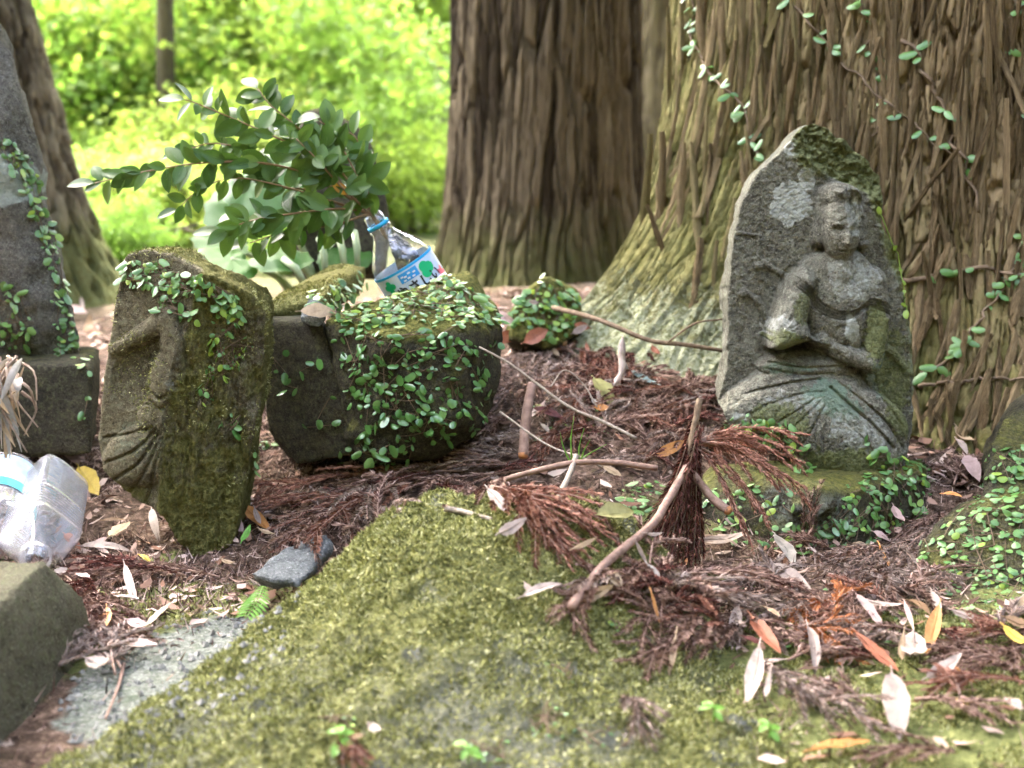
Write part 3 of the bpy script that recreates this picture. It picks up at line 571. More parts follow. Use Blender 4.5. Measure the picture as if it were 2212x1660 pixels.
# ---- other stones
pillar = rock('stone_pillar', [pts((-130, 30, 1.95), (2, 40, 1.95), (36, 130, 1.95), (66, 260, 1.95), (100, 420, 1.93), (144, 580, 1.91), (173, 720, 1.9), (180, 830, 1.9), (-120, 830, 1.9), (-150, 400, 1.9), (-130, 30, 2.15), (-10, 45, 2.15), (60, 420, 2.2), (130, 830, 2.2), (-160, 830, 2.2), (10, 330, 1.88), (60, 640, 1.86))], M['dark'], .010, 2, .018, 9, .008, 40, .15, .2, 61)
V, N = get_np(pillar.data); c_ = at(22, 388, 1.9); attr(pillar.data, 'lich', np.maximum(.2, 1.2 * sstep(.045, .025, np.linalg.norm((V - c_) * [1, .3, 1], axis=1))))
attr(pillar.data, 'moss', .10 + .3 * fbm(V * 10, 3, 4)); pillar.data.materials[0] = M['pillar']
tag(pillar, 'tall tapering grey stone pillar with fern creeping up one edge', 'stone pillar')
plinth = rock('stone_plinth', [pts((60, 800, 1.78), (200, 790, 1.78), (205, 990, 1.75), (60, 1000, 1.75), (-60, 800, 1.78), (-60, 1000, 1.75), (100, 745, 2.05), (215, 745, 2.05), (210, 900, 2.05), (-60, 745, 2.05), (-60, 900, 2.05))], M['dark'], .011, 2, .01, 10, .004, 50, .08, .28, 62)
tag(plinth, 'dark square stone block at the foot of the stone pillar', 'stone')
block = rock('stone_block', [[(-.43, 1.135, .132), (-.428, .78, .135), (-.405, .76, .02), (-.402, 1.19, .015), (-.415, 1.175, .09), (-.75, 1.16, .14), (-.75, .78, .14), (-.75, .78, 0), (-.75, 1.2, 0)]], M['block'], .006, 1, .004, 10, .003, 60, .10, .12, 63)
tag(block, 'squared stone block with a straight dressed edge, below the plastic bottles', 'stone block')
cb = rock('fern_covered_boulder', [
    pts((706, 700, 1.635), (745, 850, 1.62), (790, 660, 1.75), (950, 612, 1.75), (1005, 578, 1.77), (1035, 640, 1.72), (1085, 705, 1.70), (1070, 820, 1.68), (1040, 930, 1.68), (960, 975, 1.64), (784, 985, 1.615), (850, 740, 1.59), (1000, 720, 1.62), (980, 900, 1.6), (1050, 900, 1.9), (790, 960, 1.9), (960, 632, 1.82), (1075, 720, 1.85))], M['dark'], .008, 1, .02, 8, .010, 40, .24, .45, 64)
cbl = rock('split_stone', [pts((553, 690, 1.68), (699, 694, 1.645), (722, 780, 1.635), (774, 985, 1.62), (640, 1010, 1.65), (575, 930, 1.67), (553, 690, 1.85), (600, 960, 1.9), (690, 650, 1.9), (740, 940, 1.9))], M['dark'], .007, 1, .006, 9, .003, 50, .08, .2, 74)
tag(cbl, 'dark flat faced stone split off along a crack from the fern covered boulder', 'stone')
tag(cb, 'squat dark boulder covered in round leaved fern, carrying the upright bottle', 'boulder')
slab2 = rock('mossy_slab', [pts((548, 684, 1.68), (700, 640, 1.74), (790, 575, 1.95), (740, 560, 2.02), (600, 640, 1.9), (548, 700, 1.72), (700, 690, 1.74), (790, 620, 1.95), (560, 690, 1.9))], M['relief'], .008, 2, .006, 10, .003, 60, .75, .5, 65)
tag(slab2, 'sloping mossy stone slab lying behind the fern covered boulder', 'stone slab')
chip = rock('stone_chip', [pts((640, 690, 1.62), (665, 640, 1.66), (700, 650, 1.66), (710, 690, 1.63), (690, 712, 1.62), (650, 700, 1.66), (700, 690, 1.7))], M['grey'], .006, 1, .003, 20, .002, 80, .1, .2, 66)
tag(chip, 'small grey angular stone beside a dry leaf on the fern boulder', 'stone')
mound = rock('small_mound_stone', [pts((1090, 740, 2.0), (1110, 650, 2.02), (1175, 592, 2.06), (1250, 630, 2.1), (1262, 720, 2.06), (1180, 760, 2.0), (1100, 740, 2.25), (1180, 600, 2.25), (1260, 720, 2.25))], M['dark'], .01, 3, .012, 11, .005, 50, .5, .4, 67)
tag(mound, 'low round stone smothered in fern at the root of the big cedar', 'stone')
base = rock('statue_base_stone', [pts((1530, 1010, 1.62), (1700, 1035, 1.53), (1860, 1065, 1.53), (1990, 1010, 1.62), (2000, 1110, 1.6), (1850, 1205, 1.50), (1700, 1190, 1.49), (1540, 1150, 1.52), (1480, 1090, 1.56), (1520, 1010, 1.9), (2000, 980, 1.9), (2000, 1060, 1.9), (1520, 1080, 1.9)), pts((1690, 1040, 1.53), (1800, 1045, 1.505), (1825, 1095, 1.49), (1770, 1130, 1.485), (1700, 1110, 1.49), (1750, 1070, 1.6))], M['dark'], .008, 2, .01, 11, .005, 55, .2, .35, 68)
V, N = get_np(base.data); attr(base.data, 'lich', .15 + .22 * sstep(.09, .05, np.linalg.norm(V - at(1760, 1080, 1.5), axis=1))); tag(base, 'broken grey rock under the carved statue, overgrown with fern', 'rock')
rb = rock('right_side_boulder', [pts((2130, 960, 1.52), (2160, 900, 1.56), (2230, 845, 1.6), (2400, 840, 1.6), (2125, 1060, 1.48), (2400, 1100, 1.45), (2200, 850, 1.9), (2120, 1000, 1.8), (2400, 900, 1.9)), pts((2080, 1090, 1.44), (2200, 1060, 1.40), (2420, 1060, 1.38), (1985, 1170, 1.40), (1965, 1260, 1.36), (2010, 1330, 1.32), (2130, 1345, 1.28), (2420, 1360, 1.26), (2060, 1100, 1.7), (2420, 1080, 1.7), (2000, 1250, 1.6))], M['dark'], .009, 3, .012, 10, .006, 50, .16, .25, 69)
rb.name = 'leaning_boulder'; tag(rb, 'rounded boulder spotted with small round fern leaves, across the litter from the statue', 'boulder')
slate = rock('slate_rock', [pts((540, 1238, 1.27), (580, 1205, 1.30), (640, 1168, 1.36), (705, 1155, 1.4), (715, 1175, 1.36), (690, 1215, 1.3), (650, 1262, 1.25), (590, 1255, 1.25), (560, 1262, 1.30), (610, 1272, 1.27), (700, 1200, 1.42))], M['slate'], .005, 1, .006, 16, .004, 60, .0, .1, 70, strat=.005)
tag(slate, 'blue grey slate rock wedged against the mossy boulder', 'rock')
dome = rock('rounded_stone', [pts((640, 300, 2.35), (655, 245, 2.4), (700, 232, 2.4), (770, 270, 2.4), (830, 370, 2.35), (840, 470, 2.33), (838, 600, 2.3), (640, 600, 2.3), (625, 420, 2.35), (660, 250, 2.55), (780, 290, 2.55), (830, 600, 2.6), (640, 600, 2.6))], M['dark'], .014, 4, .012, 8, .004, 50, .1, .3, 71)
dome.data.materials[0] = M['dark']; tag(dome, 'upright rounded dark stone half hidden behind the leafy branches', 'stone')
refr_lump_pts = [pts((834, 508, 1.815), (852, 500, 1.825), (880, 520, 1.82), (903, 543, 1.82), (846, 545, 1.80), (880, 560, 1.79), (856, 585, 1.80), (912, 575, 1.815), (915, 605, 1.82), (862, 530, 1.85), (893, 550, 1.855), (910, 590, 1.845), (872, 610, 1.80))]  # lump put inside the bottle to stand for refracted dark surroundings
bag = rock('dark_refraction_lump', refr_lump_pts, M['black'], .004, 0, .004, 30, .003, 70, 0, 0, 72); bag.data.materials[0] = M['black']
tag(bag, 'dark glossy lump added inside the labelled bottle to stand for its dark refraction', 'refraction stand-in')

FLOOR = bvh_of([ground, boulder]); 
SOLID = bvh_of([ground, boulder, cb, cbl, slab2, mound, base, rb, slate, statue_slab, statue_fig, relief_o, block, plinth, pillar, chip])

# ------------------------------------------------------------------ trees
def worley(x, y, seed):
    ix = np.floor(x).astype(np.int64); iy = np.floor(y).astype(np.int64); f1 = np.full(x.shape, 9.); f2 = np.full(x.shape, 9.); cid = np.zeros(x.shape)
    for dx in (-1, 0, 1):
        for dy in (-1, 0, 1):
            a, b = ix + dx, iy + dy; hx = _hash(a, b, a * 0 + 1, seed); hy = _hash(a, b, a * 0 + 2, seed); d = np.hypot(a + hx - x, (b + hy - y) * 1.0); m = d < f1
            f2 = np.where(m, f1, np.minimum(f2, d)); f1 = np.where(m, d, f1); cid = np.where(m, _hash(a, b, a * 0 + 3, seed), cid)
    return f1, f2 - f1, cid
def trunk_mesh(name, cx, cy, z0, z1, Rf, nth, nz, amp, freq, seed, lean=(0, 0), mat=None, dense=None, vfreq=.12, mossf=None):
    th = np.linspace(0, 2 * np.pi, nth, endpoint=False) if dense is None else dense
    zs_ = np.concatenate([np.linspace(z0, min(z1, 1.6), nz, endpoint=False), np.linspace(min(z1, 1.6), z1, 14)]); T, Zz = np.meshgrid(th, zs_)
    r0 = Rf(T, Zz); sx = np.cos(T) * r0; sy = np.sin(T) * r0; sc_ = T * Rf(T * 0, Zz * 0 + 1.0)
    wq = (fbm(np.stack([sx * 5, sy * 5, Zz * 3], -1), 3, seed + 9) - .5) * .04 + (fbm(np.stack([sx * 30, sy * 30, Zz * 12], -1), 2, seed + 6) - .5) * .010
    u = (sc_ + wq) * freq; v_ = Zz * freq * vfreq + wq * 3
    f1, e1, c1 = worley(u, v_, seed); g1, e2, c2 = worley(u * 2.3 + 7, v_ * 1.7 + 3, seed + 1); lowf = fbm(np.stack([sx * 7, sy * 7, Zz * 1.2], -1), 3, seed + 4) - .5
    fib = fbm(np.stack([u * 4.5, Zz * freq * .5, u * 0], -1), 3, seed + 15) - .5
    r = r0 + amp * (1.1 * (c1 - .5) + .7 * (c2 - .5) * sstep(0, .25, e1) + .55 * fib - 2.3 * sstep(.12, 0, e1) - 1.1 * sstep(.09, 0, e2)) + amp * 2.0 * lowf
    V = np.stack([cx + np.cos(T) * r + lean[0] * (Zz - z0), cy + np.sin(T) * r + lean[1] * (Zz - z0), Zz], -1).reshape(-1, 3)
    n = len(th); i = np.arange(len(zs_) - 1)[:, None] * n; j = np.arange(n); k = (j + 1) % n; Fq = np.stack([i + j, i + k, i + n + k, i + n + j], -1).reshape(-1, 4)
    A = {'moss': (mossf(V, T.ravel()) if mossf else V[:, 0] * 0 + .3), 'lich': V[:, 0] * 0, 'cell': (.6 * c1 + .4 * c2).ravel()}
    return mesh_np(name, V, Fq, mat, attrs=A), V
def crown_mesh(name, rng, n, c, rad, size, mat, nclump=40, flat_=.5):
    cl = rng.normal(size=(nclump, 3)); cl /= np.linalg.norm(cl, axis=1)[:, None]; cl *= (rng.rand(nclump, 1) ** .4); cl = cl * np.array(rad) + np.array(c)
    k = rng.randint(0, nclump, n); p = cl[k] + rng.normal(size=(n, 3)) * np.array(rad) * .16
    a = rng.normal(size=(n, 3)); a[:, 2] *= flat_; a /= np.linalg.norm(a, axis=1)[:, None]; b = np.cross(a, rng.normal(size=(n, 3))); b /= np.linalg.norm(b, axis=1)[:, None]
    sz = size * (.6 + .8 * rng.rand(n, 1)); b *= sz * .45; a *= sz
    V = np.stack([p, p + a * .5 + b, p + a, p + a * .5 - b], 1).reshape(-1, 3); return mesh_np(name, V, np.arange(n * 4).reshape(-1, 4), mat, smooth=False)
rng = np.random.RandomState(4)
# big cedar
TC = (.80, 2.45)
def big_r(T, Zz):
    fl = .16 * np.exp(-(Zz - .2) / .2); lob = 1 + .35 * np.cos(5 * T + .6) + .55 * np.exp(-((np.mod(T, 2 * np.pi) - 3.55) / .5) ** 2); return .495 + fl * lob * np.clip(1, 0, 1) - .02 * np.clip(Zz - 1, 0, 9) * .5
dense = np.concatenate([np.linspace(np.pi * .92, np.pi * 1.95, 860, endpoint=False), np.linspace(np.pi * 1.95, np.pi * 2.92, 60, endpoint=False)])
big = thing('cedar_tree', 'huge cedar with peeling reddish brown bark right behind the carved statue', 'tree', loc=(0, 0, 0), group='cedar trees')
def mossf(V, T):
    left = sstep(.75, .25, V[:, 0]); low = sstep(.6, .1, V[:, 2]); return .2 + .42 * left + .38 * low + .25 * (fbm(V * 5, 3, 8) - .5)
bme, bV = trunk_mesh('trunk', TC[0], TC[1], -.05, 9, big_r, 0, 320, .0068, 60, 12, mat=M['bark'], dense=dense, mossf=mossf, vfreq=.10)
V, N = get_np(bme); attr(bme, 'lich', sstep(.5, .12, V[:, 2]) * sstep(.75, .4, V[:, 0]) * .43 + .1)
trunk = obj('trunk', bme, big)
obj('crown', crown_mesh('crown', rng, 4200, (TC[0] - .2, TC[1] + .3, 7.8), (3.6, 3.0, 2.8), .5, M['cedarleaf'], 80), big)
TR = bvh_of([trunk])
strips = []
for k in range(12):                                                  # bark strip shapes: long, thin, ragged plates
    L, W = 1.0, .11 + .05 * rng.rand(); n = 10; t = np.linspace(0, 1, n); wd = W * (np.sin(np.pi * np.clip(t * .9 + .05, 0, 1)) ** .35) * (.75 + .4 * rng.rand(n)); cx = np.cumsum(rng.normal(0, .012, n)); lift = .035 * (np.abs(t - .5) * 2) ** 3 * rng.rand() + .004 * rng.rand(n)
    xs_ = np.array([-1, -.55, .2, 1]); prof = np.array([-.028, .012, .016, -.028])
    Vv = np.stack([cx[:, None] + xs_[None] * wd[:, None] * .5, -(prof[None] + lift[:, None] + .01 * rng.rand(n, 4)), np.repeat(((t - .5) * L)[:, None], 4, 1)], -1).reshape(-1, 3)
    i = np.arange(n - 1)[:, None] * 4 + np.arange(3); Fq = np.stack([i, i + 1, i + 5, i + 4], -1).reshape(-1, 4)
    me = mesh_np('bark_strip', Vv, Fq, M['bark'], attrs={'moss': np.full(len(Vv), [.1, .2, .35, .5][k % 4]), 'lich': np.zeros(len(Vv)), 'cell': np.full(len(Vv), .35 + .3 * rng.rand())}); strips.append(me)
cnt = 0
while cnt < 292:
    px = rng.uniform(1290, 2240); py = rng.uniform(-60, 960)
    h, n = cast(TR, px, py)
    if h is None or h[1] > 2.75 or (h[2] < .34 and h[0] < .6 and rng.rand() < .93): continue
    sz = rng.uniform(.10, .30) * (1 if py < 480 else .5); nn = Vector(n); zt = Vector((0, 0, 1)) - nn * nn.z; zt.normalize(); tw = rng.normal(0, .07 if py < 500 else .16)
    xt = zt.cross(-nn).normalized(); zt2 = (zt * math.cos(tw) + xt * math.sin(tw)).normalized(); yt = -nn; xt2 = yt.cross(zt2).normalized()
    mi = (2 * (h[0] < .45) + (rng.rand() < .4)) + 4 * rng.randint(0, 3)
    o = obj('bark_strip', strips[min(11, mi)], big); M4 = Matrix((xt2, yt, zt2)).transposed().to_4x4(); wsc = rng.uniform(.5, 1.3) * .0125 / (sz * .13)
    o.matrix_basis = Matrix.Translation(Vector(h + n * .002)) @ M4 @ Matrix.Diagonal((sz * wsc, .12, sz, 1)); cnt += 1

# cedar standing further back, fluted, two stems grown together
def mid_r(T, Zz): return (.285 + .10 * np.exp(-(Zz - .15) / .18) * (1 + .4 * np.cos(4 * T + 1))) * (1 + .10 * np.cos(2 * (T - 1.45)) + .05 * np.cos(5 * T + .5))
mid = thing('cedar_tree', 'fluted dark cedar trunk standing beyond the bottle and fern boulder', 'tree', group='cedar trees')
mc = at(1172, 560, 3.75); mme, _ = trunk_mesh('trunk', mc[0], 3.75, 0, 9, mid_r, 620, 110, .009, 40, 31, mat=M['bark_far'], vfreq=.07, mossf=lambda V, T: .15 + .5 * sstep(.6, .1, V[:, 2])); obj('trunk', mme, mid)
obj('crown', crown_mesh('crown', rng, 4200, (mc[0] - .6, 5.0, 8.4), (3.4, 2.4, 3.0), .5, M['cedarleaf'], 80), mid)
# trunk behind it
dk = thing('cedar_tree', 'slim dark trunk glimpsed between the two big cedars', 'tree', group='cedar trees'); p_ = at(1440, 300, 6.6)
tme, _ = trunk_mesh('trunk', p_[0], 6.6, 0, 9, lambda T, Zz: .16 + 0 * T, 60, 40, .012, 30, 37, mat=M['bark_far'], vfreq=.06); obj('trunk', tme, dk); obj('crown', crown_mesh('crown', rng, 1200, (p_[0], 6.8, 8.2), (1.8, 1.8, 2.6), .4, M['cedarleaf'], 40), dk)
# leaning tree at the left
lt = thing('leaning_tree', 'leaning brown trunk with spreading root behind the stone pillar', 'tree'); p_ = at(110, 560, 3.5)
tme, _ = trunk_mesh('trunk', p_[0], 3.5, 0, 9, lambda T, Zz: .165 + .15 * np.exp(-(Zz - .1) / .13), 160, 80, .012, 30, 41, lean=(-.20, .02), mat=M['bark_grey'], vfreq=.25, mossf=lambda V, T: .2 + .7 * sstep(.5, .15, V[:, 2])); obj('trunk', tme, lt)
obj('crown', crown_mesh('crown', rng, 3200, (p_[0] - 1.2, 3.9, 8), (3.0, 2.4, 2.2), .5, M['cedarleaf'], 70), lt)

# woodland behind: slim trees and shrubs in the light
specs = [(345, 6.6, .05), (215, 9.5, .06), (470, 12.0, .07), (640, 10.5, .06), (830, 14.0, .08), (120, 13, .09), (560, 17, .10), (890, 18, .10)]
tl = ['slim straight sapling trunk in the sunlit wood beyond the leafy branches', 'thin woodland tree with yellow green crown on the sunlit slope']
crA = [crown_mesh('crown', rng, 9500, (0, 0, 0), (1.7, 1.5, 1.5), .058, M['bgleaf'], 110, .5), crown_mesh('crown', rng, 9500, (0, 0, 0), (1.6, 1.5, 1.4), .055, M['bgleaf2'], 45, .5)]
def gz(x, y): return drop(FLOOR, x, y, 80)
FLOORG = bvh_of([ground])
def gz(x, y):
    h, n, i, t = FLOORG.ray_cast(Vector((x, y, 100)), Vector((0, 0, -1)), 200); return h.z if h is not None else .1
for i, (px, Y, r) in enumerate(specs):
    x = at(px, 300, Y)[0]; z = gz(x, Y); t = thing('woodland_tree', tl[0] if i == 0 else tl[1], 'tree', (x, Y, z), group=None if i == 0 else 'slim trees on the sunlit slope')
    cu = smooth_curve([(0, 0, -.1), (rng.normal(0, .05), 0, 1.2), (rng.normal(0, .12), 0, 2.6), (rng.normal(0, .2), 0, 4)], 14); v, f = tube(cu, np.linspace(r, r * .4, 14), 8, .2, i); mb = MB(); mb.add(v, f)
    for a in range(4):
        b0 = cu[6 + a * 2]; b1 = b0 + np.array([rng.normal(0, .5), rng.normal(0, .4), .5]); v, f = tube(np.array([b0, (b0 + b1) / 2 + [0, 0, .05], b1]), [r * .35, r * .25, r * .1], 5); mb.add(v, f)
    obj('trunk', mb.mesh('trunk', M['bark_grey']), t); obj('crown', crA[i % 2], t, loc=(cu[-1][0], 0, 3.4 + .3 * rng.rand()), rot=(0, 0, rng.rand() * 6), scl=1 + .3 * rng.rand())
crD = crown_mesh('crown', rng, 3000, (0, 0, 0), (1.9, 1.9, 1.5), .2, M['cedarleaf'], 60, .5)  # crown for dark trees outside the frame, added to cut fill light
for i, (x, y, zc) in enumerate([(-4.6, 1.2, 2.6), (-5.2, -1.2, 3.0), (-4.2, -3.0, 3.4), (4.4, -.6, 2.6), (5.0, 1.6, 3.0), (4.2, -3.0, 3.4), (4.6, 4.2, 3.2), (-1.2, -4.6, 5.6), (1.6, -4.8, 5.8)]):
    z = gz(x, y); t = thing('woodland_tree', 'dark leafy woodland tree out of view, added to block low sky light', 'tree', (x, y, z), group='dark trees added out of view')
    v, f = tube(smooth_curve([(0, 0, -.1), (rng.normal(0, .06), 0, 1.2), (rng.normal(0, .1), 0, zc)], 10), np.linspace(.11, .05, 10), 9, .2, i); mb = MB(); mb.add(v, f); obj('trunk', mb.mesh('trunk', M['bark_grey']), t)
    obj('crown', crD, t, loc=(0, 0, zc), rot=(0, 0, rng.rand() * 6), scl=1 + .2 * rng.rand()); obj('low_foliage', crD, t, loc=(0, 0, 1.0), rot=(0, 0, rng.rand() * 6), scl=.7)
shA = [crown_mesh('foliage', rng, 8000, (0, 0, .55), (.95, .8, .6), .046, M['bgleaf'], 130, .5), crown_mesh('foliage', rng, 8000, (0, 0, .5), (.9, .8, .55), .044, M['bgleaf2'], 55, .5)]
k = 0
for Y, xs_ in ((4.4, (600, 690)), (4.7, (190, 300)), (5.3, (120, 240, 330, 470, 600)), (6.2, (230, 400, 560, 700, 860)), (7.5, (80, 250, 430, 620, 800)), (9.2, (0, 170, 360, 540, 720, 900)), (11.5, (60, 240, 430, 610, 790, 930)), (14, (0, 160, 330, 500, 680, 850)), (18, (60, 250, 450, 640, 830, 950)), (23, (0, 200, 400, 600, 800, 960))):
    for px in ((-420, -230, -90) if Y > 6 else ()) + xs_:
        x = at(px + rng.uniform(-40, 40), 300, Y)[0]; Yy = Y + rng.uniform(-.5, .5); z = gz(x, Yy); sc_ = (.75 + .5 * rng.rand()) * (1 + max(0, Y - 9) * .06) * (.2 if Y < 5 else .38 if Y < 6 else .55 if Y < 7 else 1)
        wh_ = 'at the foot of the sunlit slope' if Y < 7 else 'halfway up the sunlit slope' if Y < 12 else 'high on the sunlit slope'; hue_ = 'bright yellow green' if k % 3 else 'deep green'
        t = thing('woodland_shrub', f'{hue_} shrub {wh_} behind', 'shrub', (x, Yy, z), f'{hue_} shrubs {wh_}')
        obj('foliage', shA[0 if k % 3 else 1], t, rot=(0, 0, rng.rand() * 6), scl=sc_)
        mb = MB()
        for a in range(3):
            v, f = tube(np.array([(0, 0, -.1), (rng.normal(0, .1), rng.normal(0, .1), .3 * sc_), (rng.normal(0, .25), rng.normal(0, .25), .8 * sc_)]), [.02, .014, .006], 5); mb.add(v, f)
        obj('stem', mb.mesh('stem', M['bark_grey']), t); k += 1

# ------------------------------------------------------------------ moss and litter
def blades(name, pos, nrm, rng, ln, wd, mat, lay=.3, parent=None):
    n = len(pos); a = rng.normal(size=(n, 3)); d = nrm * (1 - lay) + a * lay; d /= np.linalg.norm(d, axis=1)[:, None]; b = np.cross(d, rng.normal(size=(n, 3))); b /= np.linalg.norm(b, axis=1)[:, None]
    l = ln * (.5 + rng.rand(n, 1)); V = np.stack([pos - b * wd, pos + b * wd, pos + d * l + nrm * l * .1], 1).reshape(-1, 3)
    o = obj(name, mesh_np(name, V, np.arange(3 * n).reshape(-1, 3), mat, smooth=False), parent); o['kind'] = 'stuff'; return o
def sample_surface(me, n, rng, wfun):
    V, N = get_np(me); me.calc_loop_triangles(); t = np.empty(len(me.loop_triangles) * 3, np.int32); me.loop_triangles.foreach_get('vertices', t); t = t.reshape(-1, 3)
    A_ = V[t]; ar = np.linalg.norm(np.cross(A_[:, 1] - A_[:, 0], A_[:, 2] - A_[:, 0]), axis=1); c = A_.mean(1); wg = ar * wfun(c, N[t[:, 0]]); wg = np.clip(wg, 0, None); i = rng.choice(len(t), n, p=wg / wg.sum())
    u, v = rng.rand(n, 1), rng.rand(n, 1); m = (u + v) > 1; u = np.where(m, 1 - u, u); v = np.where(m, 1 - v, v); T = A_[i]; return T[:, 0] + u * (T[:, 1] - T[:, 0]) + v * (T[:, 2] - T[:, 0]), N[t[i, 0]]
def mw(c, N): return (.3 + sstep(.42, .54, n2(c[:, 0], c[:, 1], 24, 4, 77) * .6 + n2(c[:, 0], c[:, 1], 90, 3, 78) * .4)) * np.clip(N[:, 2], 0, 1) ** .5
p, n = sample_surface(boulder.data, 110000, rng, mw); blades('moss', p, n, rng, .0042, .0011, M['moss'], .68, boulder)
def gw(c, N):
    m = ((c[:, 0] > .12) & (c[:, 1] < 1.25) & (c[:, 0] < .75) & (c[:, 1] > .7)) | (np.hypot(c[:, 0] + .36, (c[:, 1] - 1.29) * 1.2) < .09); return m * sstep(.38, .6, n2(c[:, 0], c[:, 1], 26, 4, 79))
p, n = sample_surface(ground.data, 70000, rng, gw); blades('moss', p, n, rng, .0045, .0011, M['moss'], .68, ground)
for stn, num in ((relief_o, 4500), (slab2, 4000)):
    p, n = sample_surface(stn.data, num, rng, lambda c, N: sstep(.45, .6, fbm(c * 18, 3, 90)) * (.2 + np.clip(N[:, 2] + .4, 0, 1))); blades('moss', p, n, rng, .003, .0009, M['moss'], .6, stn)
def lw2(c, N): return ((np.abs(c[:, 0]) < 1.0) & (c[:, 1] > .75) & (c[:, 1] < 2.4)) * (sstep(.35, .6, n2(c[:, 0], c[:, 1], 8, 3, 80)) + .15) * np.where(c[:, 1] > 1.25, 1.6, .35)
p, n = sample_surface(ground.data, 60000, rng, lw2); lit = blades('needle_litter', p + n * .002, n, rng, .014, .0009, M['litter'], .9); tag(lit, 'brown carpet of dead needles and bits on the forest floor', 'litter')
def scraps(name, n, rng, wfun, mat, size):
    p, nr = sample_surface(ground.data, n, rng, wfun); a = rng.normal(size=(n, 3)); a -= nr * (a * nr).sum(1)[:, None] * .85; a /= np.linalg.norm(a, axis=1)[:, None]; b = np.cross(nr, a) + rng.normal(0, .2, (n, 3)); l = size * (.4 + rng.rand(n, 1)); wd_ = l * rng.uniform(.15, .45, (n, 1)); p = p + nr * rng.uniform(.002, .010, (n, 1))
    V = np.stack([p - a * l, p - a * l * .3 + b * wd_ - nr * .15 * wd_, p + a * l * .4 + b * wd_ * .9, p + a * l + nr * l * rng.uniform(-.3, .5, (n, 1)), p + a * l * .4 - b * wd_ + nr * wd_ * .5, p - a * l * .3 - b * wd_], 1).reshape(-1, 3); i = np.arange(n)[:, None] * 6
    o = obj(name, mesh_np(name, V, np.vstack([i + [0, 1, 2, 5], i + [5, 2, 3, 4]]), mat)); o['kind'] = 'stuff'; return o
s = NT('leaf_scraps'); col = s.ramp(s.n('ShaderNodeNewGeometry').outputs['Random Per Island'], [(.05, (0.06, 0.035, 0.025, 1)), (.3, (0.19, 0.10, 0.06, 1)), (.6, (0.30, 0.2, 0.15, 1)), (.95, (0.46, 0.36, 0.30, 1))]); M['scraps'] = s.done(col, .7, None, .3)
o = scraps('leaf_litter', 7000, rng, lambda c, N: ((np.abs(c[:, 0]) < 1.0) & (c[:, 1] > 1.2) & (c[:, 1] < 3.2)) * (sstep(.4, .62, n2(c[:, 0], c[:, 1], 7, 3, 83)) + .2) + .25 * ((c[:, 0] > .2) & (np.abs(c[:, 0]) < .9) & (c[:, 1] > .9) & (c[:, 1] < 1.2)), M['scraps'], .011); tag(o, 'crumbled brown leaf scraps strewn over the forest floor', 'litter')
# pebbles
pr = []
for k in range(4):
    bm = bmesh.new(); bmesh.ops.create_icosphere(bm, subdivisions=2, radius=1)
    for v in bm.verts: v.co *= .75 + .5 * vnoise(np.array(v.co)[None] * 1.3 + 5 * k, k)[0]
    me = bpy.data.meshes.new('pebble'); bm.to_mesh(me); bm.free(); me.materials.append(M['pebble']); pr.append(me)
Z6 = zz(0, 1150, 2.458); Z7 = zz(1300, 1150, 2.079); Z5 = zz(1060, 680, 2.306); Z3 = zz(0, 560, 2.1014); Z4 = zz(560, 580, 2.861)
for x, y, sz in [(1450, 1085, 35), (1800, 850, 30), (1660, 845, 22), (1660, 1215, 20), (1180, 1055, 30), (1220, 490, 24), (1170, 590, 32), (1165, 655, 36), (1050, 660, 36), (1120, 690, 30), (1195, 720, 20), (1080, 905, 36), (1010, 875, 30), (1290, 490, 26), (1700, 920, 20), (800, 1340, 50), (470, 1295, 30)]:
    h, n = cast(FLOOR, *Z6(x, y))
    if h is None: continue
    r = sz / 2.458 * .9357 / FPX * h[1] * .5; o = obj('pebble', pr[rng.randint(4)], loc=h + [0, 0, r * .15], rot=rng.rand(3) * [1, 1, 6], scl=(r, r * .9, r * .6)); tag(o, 'small grey pebble bedded in the moss and gravel beside the mossy boulder', 'pebble', 'pebbles around the mossy boulder')
pp = rng.uniform([-.42, .95], [-.2, 1.3], (500, 2)); gv = MB()
for x, y in pp:
    if math.hypot((x + .29) * 1.6, y - 1.1) > .17: continue
    z = drop(FLOOR, x, y); r = rng.uniform(.0015, .005); v = np.array([(1, 0, 0), (0, 1, 0), (-1, 0, 0), (0, -1, 0), (0, 0, .8), (0, 0, -.8)]) * (r * (.6 + .7 * rng.rand(6, 3))) + [x, y, z + r * .2]
    v = v + rng.normal(0, r * .12, v.shape); gv.add(v, np.array([(0, 1, 4), (1, 2, 4), (2, 3, 4), (3, 0, 4), (1, 0, 5), (2, 1, 5), (3, 2, 5), (0, 3, 5)]))
o = obj('gravel', gv.mesh('gravel', M['pebble'], False)); o['kind'] = 'stuff'; tag(o, 'fine grey gravel washed down beside the mossy boulder', 'gravel')

